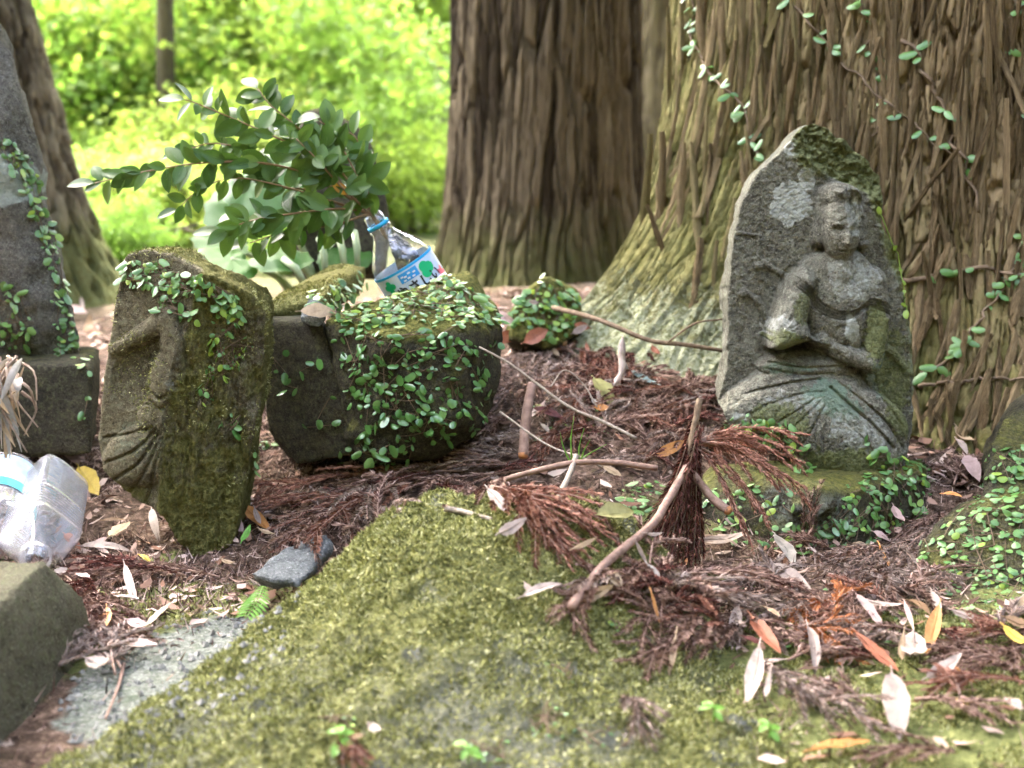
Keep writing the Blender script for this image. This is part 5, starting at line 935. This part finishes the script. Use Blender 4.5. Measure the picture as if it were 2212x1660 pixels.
for r in [(425, 298, 640, 240, 45, 'pale', W1), (630, 255, 905, 245, 50, 'pale', W1), (570, 345, 690, 310, 35, 'orange', W1), (275, 235, 355, 340, 22, 'pale', W1), (320, 240, 410, 250, 20, 'pale', W1), (962, 238, 1115, 390, 90, 'grey', W1), (1030, 390, 1220, 488, 70, 'pale', W1), (1575, 70, 1605, 230, 45, 'pink', W1),
          (170, 390, 245, 470, 55, 'tan', W1), (345, 505, 425, 630, 18, 'orange', W1), (820, 615, 800, 720, 55, 'pale', W2), (890, 685, 1050, 845, 75, 'red', W2), (845, 740, 945, 770, 40, 'darkred', W2), (950, 860, 880, 1040, 75, 'pale', W2), (985, 950, 960, 1045, 30, 'pale', W2), (1118, 715, 1220, 870, 55, 'pale', W2),
          (585, 742, 498, 868, 30, 'tan', W2), (1360, 765, 1610, 885, 80, 'red', W2), (1675, 735, 1690, 925, 115, 'pale', W2), (1730, 905, 1895, 840, 65, 'pale', W2), (1800, 640, 1740, 780, 60, 'orange', W2), (1590, 765, 1600, 860, 30, 'tan', W2), (1400, 565, 1560, 700, 45, 'pink', W2), (1410, 570, 1645, 610, 45, 'pale', W2),
          (1645, 545, 1780, 610, 45, 'brown', W2), (1780, 555, 1825, 620, 40, 'pale', W2), (1830, 625, 2000, 665, 40, 'pale', W2), (2080, 655, 2230, 690, 70, 'brown', W2), (2100, 700, 2230, 790, 50, 'yellow', W2), (1555, 975, 1620, 1190, 125, 'pale', W2), (1190, 1297, 1500, 1215, 90, 'orange', W2), (1890, 1040, 1945, 1085, 55, 'yellow', W2),
          (2130, 1040, 2212, 1110, 60, 'pale', W2), (1830, 910, 1945, 955, 22, 'orange', W2), (1480, 355, 1590, 420, 22, 'orange', W1), (2212, 530, 2120, 645, 35, 'tan', W2), (980, 625, 1050, 655, 25, 'tan', W2), (1645, 590, 1690, 680, 25, 'pink', W2), (360, 395, 440, 480, 40, 'grey', W1), (1460, 200, 1560, 240, 40, 'pink', W1), (1390, 255, 1460, 270, 20, 'tan', W1), (1870, 70, 1950, 40, 25, 'orange', W1)]:
    fallen(Z7, *r)
for r in [(190, 1130, 300, 1240, 55, 'pale', W3), (145, 1345, 300, 1265, 60, 'pale', W3), (165, 990, 240, 1070, 40, 'pale', W3), (700, 1250, 910, 1240, 110, 'olive', W3), (685, 540, 815, 620, 90, 'olive', W4), (705, 660, 795, 670, 50, 'orange', W4), (1030, 880, 1190, 815, 55, 'orange', W4), (870, 475, 1075, 520, 50, 'blue', W4),
          (380, 675, 570, 690, 45, 'darkred', W4), (250, 240, 360, 190, 60, 'red', W4), (350, 260, 490, 190, 70, 'red', W4), (1400, 780, 1600, 850, 80, 'red', W4), (750, 980, 860, 1020, 40, 'tan', W4), (45, 850, 150, 760, 35, 'tan', W4), (350, 1655, 560, 1640, 50, 'pale', W3), (345, 1590, 385, 1640, 35, 'pale', W3), (570, 1390, 680, 1355, 25, 'tan', W3), (440, 735, 495, 785, 25, 'pale', W4),
          (635, 160, 710, 175, 30, 'pink', W4), (905, 280, 960, 260, 30, 'pink', W4), (420, 320, 540, 350, 50, 'tan', W4), (690, 600, 760, 640, 40, 'grey', W4), (270, 130, 330, 190, 40, 'pink', W4), (220, 90, 260, 180, 30, 'pink', W4), (640, 1640, 780, 1560, 60, 'tan', W3)]:
    fallen(Z5, *r)
for r in [(480, 335, 800, 335, 50, 'pale', W5), (630, 290, 760, 200, 80, 'tan', W5), (560, 310, 650, 300, 70, 'pink', W5), (330, 500, 420, 470, 80, 'pale', W5), (770, 480, 765, 640, 45, 'pale', W5), (660, 640, 805, 660, 60, 'pale', W5), (740, 770, 860, 790, 60, 'pink', W5), (860, 770, 1045, 690, 50, 'tan', W5), (635, 670, 655, 860, 50, 'orange', W5), (700, 880, 955, 945, 75, 'pale', W5),
          (510, 1000, 680, 1050, 90, 'pale', W5, 1.6), (905, 165, 910, 275, 45, 'pale', W5), (1310, 130, 1415, 240, 100, 'pink', W5), (1390, 120, 1545, 205, 70, 'orange', W5), (1440, 150, 1480, 220, 30, 'pale', W5), (1275, 440, 1360, 465, 35, 'tan', W5), (1270, 780, 1350, 750, 30, 'pink', W5), (1460, 270, 1560, 280, 30, 'tan', W5), (1390, 290, 1460, 225, 40, 'green', W5), (800, 395, 870, 415, 30, 'yellow', W5), (600, 170, 745, 160, 20, 'brown', W5), (400, 310, 480, 350, 50, 'red', W5),
          (20, 1515, 110, 1525, 35, 'pale', W3), (2140, 1380, 2225, 1450, 50, 'pale', W3), (2040, 1430, 2140, 1420, 40, 'brown', W3), (490, 790, 530, 830, 30, 'pink', W5), (450, 515, 530, 545, 40, 'pink', W5)]:
    fallen(Z6, *r)
fallen(Z3, 400, 1150, 510, 1270, 90, 'yellow', W5); fallen(Z3, 330, 1040, 400, 1120, 60, 'pink', W5); fallen(Z4, 420, 510, 600, 390, 95, 'tan', 'lying on top of the fern covered boulder')
DD = lambda x, y: (x, y)
for r in [(2060, 985, 2090, 1010, 14, 'pale', W1), (2085, 1020, 2120, 1060, 30, 'pink', W1), (2050, 960, 2100, 990, 24, 'tan', W1), (60, 610, 190, 640, 40, 'pink', W5), (120, 680, 200, 700, 40, 'pink', W5)]: fallen(DD, *r)
for k in range(46):                       # smaller leaf scraps in the shade at the back
    px, py = rng.uniform(1080, 1560), rng.uniform(640, 780)
    if k > 24: px, py = rng.uniform(60, 230), rng.uniform(600, 760)
    a = rng.uniform(0, 6.28); l = rng.uniform(20, 44); fallen(DD, px, py, px + l * math.cos(a), py + l * .5 * math.sin(a), l * .4, rng.choice(['pink', 'tan', 'brown', 'red', 'pale']), 'on the bank around the cedar root' if k <= 24 else 'on the ground behind the carved slab')
# dried curled pod hanging over the bank
t = thing('dried_leaf_roll', 'pale rolled dry leaf hanging on the bank beside the cedar root', 'leaf'); C = smooth_curve([at(1345, 725, 1.86), at(1342, 770, 1.85), at(1345, 800, 1.84), at(1325, 835, 1.82)], 16)
v, f = tube(C, .006 * np.array([.15, .4, .7, .9, 1, 1, .9, 1, 1.1, 1, .8, .6, .7, .7, .4, .1]), 7, .5, 3); mb = MB(); mb.add(v, f); obj('blade', mb.mesh('blade', M['dry_pale']), t)
# cones
for px, py in [(1862, 1300), (1885, 1318), (1650, 1362)]:
    h, n = cast(SL, px, py)
    t = tag(obj('cedar_cone', None, loc=h + [0, 0, .008]), 'small dark spiky cone lying in the litter below the statue', 'cone', 'cedar cones in the litter'); mb = MB(); v, f = tube(np.array([(0, 0, -.008), (0, 0, -.003), (0, 0, .003), (0, 0, .008)]), [.003, .006, .006, .003], 8); obj('core', (lambda m: (m.add(v, f), m.mesh('core', M['cone']))[1])(MB()), t)
    for k in range(34):
        zf = -.9 + 1.8 * k / 33; th = k * 2.4; d = np.array([math.cos(th) * math.sqrt(1 - zf * zf * .9), math.sin(th) * math.sqrt(1 - zf * zf * .9), zf]); b = np.cross(d, [0, 0, 1.]); b /= np.linalg.norm(b) + 1e-6; p0 = d * .006; mb.add(np.array([p0 - b * .0022, p0 + b * .0022, p0 + d * .0035 + b * .0014, p0 + d * .0035 - b * .0014, p0 + d * .004 + [0, 0, .001]]), np.array([(0, 1, 2), (0, 2, 3), (3, 2, 4)]))
    obj('scales', mb.mesh('scales', M['cone'], False), t)

# ------------------------------------------------------------------ bottles
def bottle_mesh(name, prof, mat, nseg=48, seed=0, dent=0.0):
    z = np.array([p[0] for p in prof], float); r = np.array([p[1] for p in prof], float); sq = np.array([p[2] for p in prof], float); th = np.arange(nseg) * 2 * np.pi / nseg
    c, s_ = np.cos(th), np.sin(th); sup = 1 / (np.abs(c) ** 6 + np.abs(s_) ** 6) ** (1 / 6); rr = r[:, None] * (1 + sq[:, None] * (sup[None] * .93 - 1))
    V = np.stack([rr * c, rr * s_, np.repeat(z[:, None], nseg, 1)], -1)
    if dent: V[..., :2] *= (1 + dent * (fbm(V * 22, 3, seed) - .5) * (r > .02)[:, None])[..., None]
    n = len(z); i = np.arange(n - 1)[:, None] * nseg; j = np.arange(nseg); k = (j + 1) % nseg; Fq = np.stack([i + j, i + k, i + nseg + k, i + nseg + j], -1).reshape(-1, 4)
    V = np.vstack([V.reshape(-1, 3), [[0, 0, z[0] + .006]]]); return mesh_np(name, V, [Fq, np.stack([k, j, j * 0 + n * nseg], 1)], mat), V
def ring_mesh(z0, z1, r, mat, n=40):
    v, f = tube(np.array([(0, 0, z0), (0, 0, z0), (0, 0, z1), (0, 0, z1)]) + np.array([[0, 0, 0], [0, 0, 1e-5], [0, 0, 0], [0, 0, 1e-5]]), [r * .86, r, r, r * .86], n, cap=False); return mesh_np('ring', v, f, mat)
def axis_matrix(p0, p1, roll=0):
    z = Vector(p1) - Vector(p0); z.normalize(); return Matrix.Translation(Vector(p0)) @ z.to_track_quat('Z', 'Y').to_matrix().to_4x4() @ Matrix.Rotation(roll, 4, 'Z')
def cyl_patch(r, a0, a1, z0, z1, n=16, m=3, shape=None):
    n = max(n, int(abs(a1 - a0) * 24) + 2)
    A_, Zz = np.meshgrid(np.linspace(a0, a1, n), np.linspace(z0, z1, m)); V = np.stack([r * np.sin(A_), -r * np.cos(A_), Zz], -1).reshape(-1, 3); i = np.arange(m - 1)[:, None] * n + np.arange(n - 1); return V, np.stack([i, i + 1, i + n + 1, i + n], -1).reshape(-1, 4)
def text_mesh(body, size, r, a0, z0, mat, rot=0):
    cu = bpy.data.curves.new('t', 'FONT'); cu.body = body; cu.size = size; cu.align_x = 'CENTER'; cu.resolution_u = 3; cu.offset = .0007 * size / .02; o = bpy.data.objects.new('t', cu); COL.objects.link(o)
    me = bpy.data.meshes.new_from_object(o.evaluated_get(bpy.context.evaluated_depsgraph_get())); bpy.data.objects.remove(o); bpy.data.curves.remove(cu)
    if not len(me.vertices): return None
    V, _ = get_np(me); c, s_ = math.cos(rot), math.sin(rot); x = V[:, 0] * c - V[:, 1] * s_; y = V[:, 0] * s_ + V[:, 1] * c; a = a0 + x / r; set_np(me, np.stack([r * np.sin(a), -r * np.cos(a), z0 + y], 1)); me.materials.clear(); me.materials.append(mat); return me
# labelled bottle holding the branches
NK = at(803, 464, 1.82); BT = at(908, 632, 1.835); AX = (NK - BT); LB = np.linalg.norm(AX)
bo = thing('labelled_bottle', 'clear plastic bottle with blue flowered label holding leafy branches on the boulder', 'bottle'); RB = .0455
H = .30; sc_b = 1.0
prof = [(0, .036, 0), (.004, .042, 0), (.012, .045, 0)] + [(.02 + .005 * k, .0452, 0) for k in range(32)] + [(.184, .0450, 0), (.192, .0435, 0), (.201, .0395, 0), (.211, .033, 0), (.221, .0255, 0), (.231, .0185, 0), (.238, .0150, 0), (.241, .0172, 0), (.243, .0172, 0), (.245, .0142, 0), (.250, .0142, 0), (.264, .0135, 0), (.2645, .0122, 0)]
bm4 = axis_matrix(NK - AX / LB * .2645, NK, 0); bo.matrix_world = bm4
me, _ = bottle_mesh('body', prof, M['pet'], 56, 3, .05); obj('body', me, bo)
obj('neck_ring', ring_mesh(.2445, .2500, .0163, M['ring_blue']), bo)
v, f = cyl_patch(RB + .0006, -math.pi * .98, math.pi * .98, .063, .184, 90, 5); lab = obj('label', mesh_np('label', v, f, M['label']), bo)
lc = np.array(bm4.inverted() @ Vector(CAM)); CA = math.atan2(lc[0], -lc[1]) + .18      # the printed front is turned to the path
def patch(nm, r, a0, a1, z0, z1, mat): v, f = cyl_patch(r, CA + a0, CA + a1, z0, z1); return obj(nm, mesh_np(nm, v, f, M[mat]), lab)
patch('top_band', RB + .0012, -2.6, 2.6, .1802, .1838, 'ring_blue'); patch('printed_panel', RB + .0012, -.52, .12, .164, .178, 'print_blue')
me = text_mesh('天然水', .011, RB + .0018, CA - .20, .130, M['print_white']) if False else None
for a0, z0 in ((-.46, .1355), (-.36, .134), (-.22, .1365), (-.06, .1345), (-.42, .1292), (-.28, .1302), (-.12, .1295)): patch('printed_mark', RB + .0018, a0, a0 + .09, z0 + .0362, z0 + .0384, 'print_white')
me = text_mesh('やさしい', .019, RB + .0014, CA - .02, .146, M['print_black'], 0.0); me and obj('lettering', me, lab)
me = text_mesh('さ', .020, RB + .0014, CA + .30, .128, M['print_black'], 0.0); me and obj('lettering', me, lab)
def disc_print(nm, a, z, rr, mat, pet=5, dp=.35, rot=0):
    th = np.linspace(0, 2 * np.pi, 40, endpoint=False); q_ = rr * (1 - dp + dp * np.abs(np.cos(pet * .5 * (th - rot)))); x = q_ * np.cos(th); y = q_ * np.sin(th); aa = CA + a + x / RB; r = RB + .0014; z = z + .034; V = np.vstack([[r * math.sin(CA + a), -r * math.cos(CA + a), z], np.stack([r * np.sin(aa), -r * np.cos(aa), z + y], 1)]); j = np.arange(40); obj(nm, mesh_np(nm, V, np.stack([j * 0, 1 + j, 1 + (j + 1) % 40], 1), M[mat]), lab)
disc_print('printed_leaf', .40, .131, .013, 'print_green', 3, .3); disc_print('printed_leaf', -.95, .133, .010, 'print_green', 4, .4); disc_print('printed_flower', .92, .112, .011, 'print_pink', 5, .45); disc_print('printed_flower', .85, .092, .009, 'print_pink', 5, .45); disc_print('printed_flower', -1.1, .108, .009, 'print_pink', 5, .4); disc_print('printed_leaf', -.8, .092, .009, 'print_green', 3, .4)
# empty cloudy bottle lying with its mouth towards the path
def square_bottle_prof():
    p = [(0, .030, .7), (.006, .038, .8), (.014, .040, .9)]; z = .02
    while z < .115: p += [(z, .0405, .9), (z + .003, .0405, .9), (z + .0042, .0372, .9), (z + .0062, .0372, .9)]; z += .0085
    p += [(.120, .0395, .9), (.126, .0405, .9)]; z = .130
    while z < .185: p += [(z, .0405, .9), (z + .003, .0405, .9), (z + .0042, .0372, .9), (z + .0062, .0372, .9)]; z += .009
    return p + [(.19, .0405, .9), (.198, .040, .9), (.212, .036, .8), (.230, .027, .6), (.245, .0185, .3), (.253, .0145, 0), (.256, .017, 0), (.258, .017, 0), (.259, .0138, 0), (.272, .0132, 0), (.273, .011, 0)]
n0 = at(74, 1218, 1.385); n1 = at(112, 1050, 1.64); ax = (n1 - n0) / np.linalg.norm(n1 - n0)
eb = thing('empty_bottle', 'empty cloudy ribbed plastic bottle lying with its open mouth forward', 'bottle'); me, _ = bottle_mesh('body', square_bottle_prof(), M['pet_cloudy'], 64, 5, .04); eb.matrix_world = axis_matrix(n0 + ax * .273, n0, R(45)); obj('body', me, eb); obj('neck_ring', ring_mesh(.2555, .2585, .0182, M['pet_cloudy']), eb)
v, f = cyl_patch(.0385, -.35, .35, .05, .105, 10, 4); 
n0 = at(-40, 1200, 1.42); n1 = at(18, 1035, 1.68); ax = (n1 - n0) / np.linalg.norm(n1 - n0)
e2 = thing('bottle_with_blue_label', 'plastic bottle with pale blue and teal label beside the empty cloudy bottle', 'bottle'); me, _ = bottle_mesh('body', prof, M['pet_cloudy'], 48, 8, .05); e2.matrix_world = axis_matrix(n0 + ax * .2645, n0, R(20)); obj('body', me, e2)
v, f = cyl_patch(RB + .0008, -3.1, 3.1, .03, .145, 80, 4); lab2 = obj('label', mesh_np('label', v, f, M['label2']), e2); v, f = cyl_patch(RB + .0016, -3.1, 3.1, .118, .145, 80, 3); obj('label_band', mesh_np('label_band', v, f, M['print_teal']), lab2)
for k in range(7):
    v, f = cyl_patch(RB + .0016, .3, 1.6, .04 + .011 * k, .044 + .011 * k, 20, 2); obj('printed_line', mesh_np('printed_line', v, f, M['print_blue'] if k % 2 else M['print_white']), lab2)

# ------------------------------------------------------------------ leafy branches in the bottle
def oval_leaf(seed, asp=2.1):
    r_ = np.random.RandomState(seed); n = 9; t = np.linspace(0, 1, n); wd = .5 / asp * np.sin(np.pi * t ** .92) ** .72; wd[0] = wd[-1] = .012; ys_ = np.array([-1, -.5, 0, .5, 1]); bend = -.22 * t ** 2 * r_.uniform(.2, 1.2); yy = wd[:, None] * ys_; z = bend[:, None] + .32 * np.abs(yy) - .25 * yy ** 2
    V = np.stack([np.repeat(t[:, None], 5, 1) + .04, yy, z], -1).reshape(-1, 3); i = np.arange(n - 1)[:, None] * 5 + np.arange(4); Fq = np.stack([i, i + 5, i + 6, i + 1], -1).reshape(-1, 4); pv, pf = tube(np.array([(-.04, 0, -.01), (.05, 0, .004), (.5, 0, bend[4] + .006), (.98, 0, bend[-1])]), [.012, .012, .009, .004], 4)
    return mesh_np('leaf', np.vstack([V, pv]), [np.vstack([Fq, pf[0] + len(V)]), pf[1] + len(V)], M['sakaki'])
OL = [oval_leaf(k, a) for k, a in enumerate((1.75, 1.9, 2.05, 1.85, 1.65))]
yl = OL[2].copy(); yl.materials[0] = M['amber']
def branch(label, pl, n, size=.046, r=.0022, first=.38, amber=None):
    t = thing('leafy_branch', label, 'branch', group=None); P_ = np.array([at(*p) for p in pl]); C = smooth_curve(P_, 40); v, f = tube(C, np.linspace(r, r * .4, 40), 6, .15); mb = MB(); mb.add(v, f); T, A_, B_ = frames(C)
    n = int(n * 1.3); size = size * .86
    for k in range(n):
        u = first + (1 - first) * (k + rng.uniform(.1, .9)) / n; i = min(39, int(u * 39)); s_ = 1 if k % 2 else -1; view = np.array([0, -1, .12]); sd_ = np.cross(T[i], view); sd_ /= np.linalg.norm(sd_); a = rng.uniform(.55, 1.15)
        d = T[i] * math.cos(a) + sd_ * s_ * math.sin(a) + rng.normal(0, .38, 3); nr = np.array([rng.normal(0, .5), -1.0 + rng.normal(0, .4), .25 + rng.normal(0, .35)]); sz = size * rng.uniform(.7, 1.2) * (1 - .25 * u) * (.72 if amber == k else 1)
        o = obj('leaf', yl if amber == k else OL[rng.randint(5)], t); o.matrix_basis = Matrix.Translation(Vector(C[i])) @ orient(d, nr) @ Matrix.Diagonal((sz, sz, sz, 1))
    o = obj('leaf', OL[1], t); o.matrix_basis = Matrix.Translation(Vector(C[-1])) @ orient(T[-1], np.array([0, -.6, .8])) @ Matrix.Diagonal((size * .9, size * .9, size * .9, 1)); obj('stem', mb.mesh('stem', M['stem_red']), t)
MOUTH = (804, 466, 1.82); INB = (836, 516, 1.825)
branch('longest branch reaching out flat with leaves hanging from its drooping end', [INB, MOUTH, (735, 415, 1.78), (650, 372, 1.76), (560, 352, 1.75), (440, 352, 1.75), (320, 370, 1.75), (205, 396, 1.76)], 27, .049, first=.42)
branch('branch ending in two small dark leaves above the rest', [INB, MOUTH, (740, 400, 1.77), (660, 330, 1.75), (580, 290, 1.74), (500, 255, 1.74), (420, 222, 1.74), (400, 216, 1.74)], 29, .048, first=.38)
branch('upright branch topped by a lone leaf pair', [INB, MOUTH, (752, 390, 1.79), (690, 320, 1.79), (630, 265, 1.79), (585, 228, 1.79), (556, 192, 1.80)], 27, .050, first=.38)
branch('steep leafy branch bending over the rounded stone', [INB, MOUTH, (780, 400, 1.80), (745, 330, 1.80), (715, 280, 1.81), (690, 262, 1.81)], 21, .050, first=.38)
branch('short leafy branch rising straight over the bottle mouth', [INB, MOUTH, (795, 415, 1.82), (785, 350, 1.83), (770, 300, 1.84), (752, 285, 1.84)], 18, .048, first=.38)
branch('branch with one amber leaf near the middle of the bunch', [INB, MOUTH, (765, 430, 1.77), (720, 385, 1.75), (680, 340, 1.74), (640, 300, 1.74)], 22, .050, first=.38, amber=6)
branch('low branch sweeping sideways with broad pale leaves', [INB, MOUTH, (745, 452, 1.77), (690, 455, 1.75), (610, 465, 1.75), (540, 478, 1.75), (480, 500, 1.76)], 24, .052, first=.38)
branch('lowest branch with dark leaves hanging beside the bottle', [INB, MOUTH, (760, 475, 1.78), (710, 490, 1.77), (650, 490, 1.77), (600, 505, 1.78), (540, 525, 1.78)], 21, .049, first=.38)
branch('inner branch with small crowded leaves', [INB, MOUTH, (730, 440, 1.79), (660, 410, 1.79), (600, 400, 1.79), (540, 330, 1.79), (460, 310, 1.79), (400, 325, 1.78)], 29, .041, first=.38)
branch('hanging side twig with paired leaves below the long branch', [INB, MOUTH, (700, 430, 1.76), (600, 400, 1.75), (500, 385, 1.75), (425, 415, 1.75), (385, 452, 1.75)], 18, .039, r=.0016, first=.5)

# broad leaved plant behind the boulder
t = thing('broad_leaved_plant', 'broad pale green leaves on thick pale stalks behind the mossy slab', 'plant'); 
def broad_leaf(c, tip, w_, n, seed):
    r_ = np.random.RandomState(seed); nr_, nt_ = 6, 26; V = [(0, 0, 0)]; th = np.linspace(0, 2 * np.pi, nt_, endpoint=False)
    for k in range(1, nr_):
        q_ = k / (nr_ - 1); rad = (1 + .25 * np.cos(th) - .35 * np.exp(-((th - np.pi) / .35) ** 2)) * (1 + .04 * np.cos(13 * th)); V += list(zip(q_ * rad * np.cos(th), q_ * rad * np.sin(th), -.18 * q_ * q_ + .05 * np.cos(7 * th) * q_ + .06 * r_.randn() * q_))
    V = np.array(V); j = np.arange(nt_); F3 = np.stack([j * 0, 1 + j, 1 + (j + 1) % nt_], 1); F4 = [];
    for k in range(nr_ - 2): a = 1 + k * nt_; F4.append(np.stack([a + j, a + nt_ + j, a + nt_ + (j + 1) % nt_, a + (j + 1) % nt_], 1))
    o = obj('leaf', mesh_np('leaf', V, [F3, np.vstack(F4)], M['butterbur']), t); L = np.linalg.norm(tip - c) / 1.2; o.matrix_basis = Matrix.Translation(Vector(c)) @ orient(tip - c, n) @ Matrix.Diagonal((L, w_, L, 1))
for (cx, cy, tx, ty, Y, w_, nn, fx, fy) in [(555, 380, 640, 450, 2.25, .075, (-.2, -.7, .6), 690, 600), (500, 560, 420, 575, 2.2, .07, (.1, -.35, .9), 650, 620), (590, 545, 660, 540, 2.2, .05, (0, -.3, .95), 700, 610), (520, 450, 470, 400, 2.3, .07, (.2, -.6, .7), 730, 600), (740, 540, 790, 560, 2.3, .06, (.1, -.5, .8), 770, 610), (480, 520, 450, 545, 2.4, .06, (0, -.5, .8), 640, 620)]:
    broad_leaf(at(cx, cy, Y), at(tx, ty, Y - .03), w_, np.array(nn), cx); C = smooth_curve([at(fx, fy + 30, Y + .05), at((fx * .6 + cx * .4), (fy * .55 + cy * .45), Y + .04), at(cx, cy, Y)], 12); v, f = tube(C, np.linspace(.0075, .004, 12), 7); mb = MB(); mb.add(v, f); obj('stalk', mb.mesh('stalk', M['stem_pale']), t)
for a, b in [((705, 590), (690, 515)), ((745, 580), (730, 505)), ((772, 575), (765, 500)), ((660, 600), (612, 560))]:
    v, f = tube(np.array([at(a[0], a[1] + 20, 2.15), at((a[0] + b[0]) / 2 + 3, (a[1] + b[1]) / 2, 2.15), at(b[0], b[1], 2.17)]), [.007, .0065, .006], 7); mb = MB(); mb.add(v, f); obj('stalk', mb.mesh('stalk', M['stem_pale']), t)

# dried plant hanging beside the pillar
t = thing('dried_plant', 'withered brown plant hanging over the dark plinth by the bottles', 'plant')
for k in range(46):
    a = at(rng.uniform(-25, 55), rng.uniform(770, 850), 1.66 + rng.normal(0, .03)); b = at(rng.uniform(-30, 82), rng.uniform(860, 1010), 1.62 + rng.normal(0, .03)); m_ = (a + b) / 2 + [rng.normal(0, .01), -.015, .012]; C = smooth_curve([a, m_, b], 9)
    if k % 3: T, A_, B_ = frames(C); wd = rng.uniform(.003, .008) * np.sin(np.pi * np.linspace(.05, .97, 9)); ph = rng.rand() * 3; sd_ = A_ * math.cos(ph) + B_ * math.sin(ph); V = np.stack([C - sd_ * wd[:, None], C + np.cross(sd_, T) * wd[:, None] * .5, C + sd_ * wd[:, None]], 1).reshape(-1, 3); i = np.arange(8)[:, None] * 3 + np.arange(2); obj('leaf', mesh_np('leaf', V, np.stack([i, i + 3, i + 4, i + 1], -1).reshape(-1, 4), M['dry_tan' if k % 2 else 'dry_grey']), t)
    else: v, f = tube(C, np.linspace(.0025, .001, 9), 5); mb = MB(); mb.add(v, f); obj('stem', mb.mesh('stem', M['dryplant']), t)

# small fern frond and seedlings in the gap by the slate
t = thing('small_fern', 'tiny bright green fern frond growing at the side of the mossy boulder', 'fern'); C = smooth_curve([at(568, 1275, 1.2), at(556, 1305, 1.18), at(530, 1345, 1.16)], 12); C[:, 2] += .004; v, f = tube(C, .0006, 4); mb = MB(); mb.add(v, f); obj('stem', mb.mesh('stem', M['grass']), t); T, A_, B_ = frames(C)
for k in range(11):
    for s_ in (-1, 1):
        L = .013 * math.sin(math.pi * (.12 + .8 * (1 - k / 12))) + .002; o = obj('leaflet', OL[2], t); o.matrix_basis = Matrix.Translation(Vector(C[k])) @ orient(T[k] * .5 + A_[k] * s_, np.array([0, -.5, .9])) @ Matrix.Diagonal((L, L * .45, L, 1)); o.material_slots[0].link = 'OBJECT'; o.material_slots[0].material = M['grass']
def sprout(label, px, py, n, size, name='seedling'):
    h, nr = cast(FLOOR, px, py); t = thing(name, label, 'seedling', loc=h); v, f = tube(np.array([(0, 0, -.004), (.001, 0, size * .7), (0, 0, size * 1.3)]), .0008, 4); mb = MB(); mb.add(v, f); obj('stem', mb.mesh('stem', M['grass']), t)
    for k in range(n): a = k * 6.28 / n + rng.rand(); o = obj('leaf', OL[4], t); s_ = size * rng.uniform(.8, 1.2); o.matrix_basis = Matrix.Translation(Vector((0, 0, size * rng.uniform(.7, 1.3)))) @ orient(np.array([math.cos(a), math.sin(a), .2]), np.array([0, -.3, 1])) @ Matrix.Diagonal((s_, s_, s_, 1)); o.material_slots[0].link = 'OBJECT'; o.material_slots[0].material = M['grass']
sprout('bright four leaved seedling at the lower rim of the mossy boulder', 735, 1630, 5, .013); sprout('tiny seedling with fleshy leaves beside the rusty frond scrap', 1010, 1650, 5, .011); sprout('small green seedling on the moss below the fallen red leaf', 1540, 1560, 4, .011); sprout('pale green seedling beside the dark twig on mossy ground', 1660, 1600, 4, .012)
for lab_, pl in [('thin grass blades sprouting from the fronds behind the boulder', [(1232, 1000, 1210, 935), (1235, 1000, 1240, 900), (1250, 1000, 1262, 925), (1245, 1000, 1310, 960), (1255, 1000, 1275, 950)])]:
    t = thing('grass_tuft', lab_, 'grass')
    for a, b, c, d in pl: v, f = tube(smooth_curve([at(a, b, 1.45), at((a + c) / 2 - 4, (b + d) / 2, 1.45), at(c, d, 1.44)], 9), np.linspace(.0015, .0004, 9), 3); mb = MB(); mb.add(v, f); obj('blade', mb.mesh('blade', M['grass']), t)
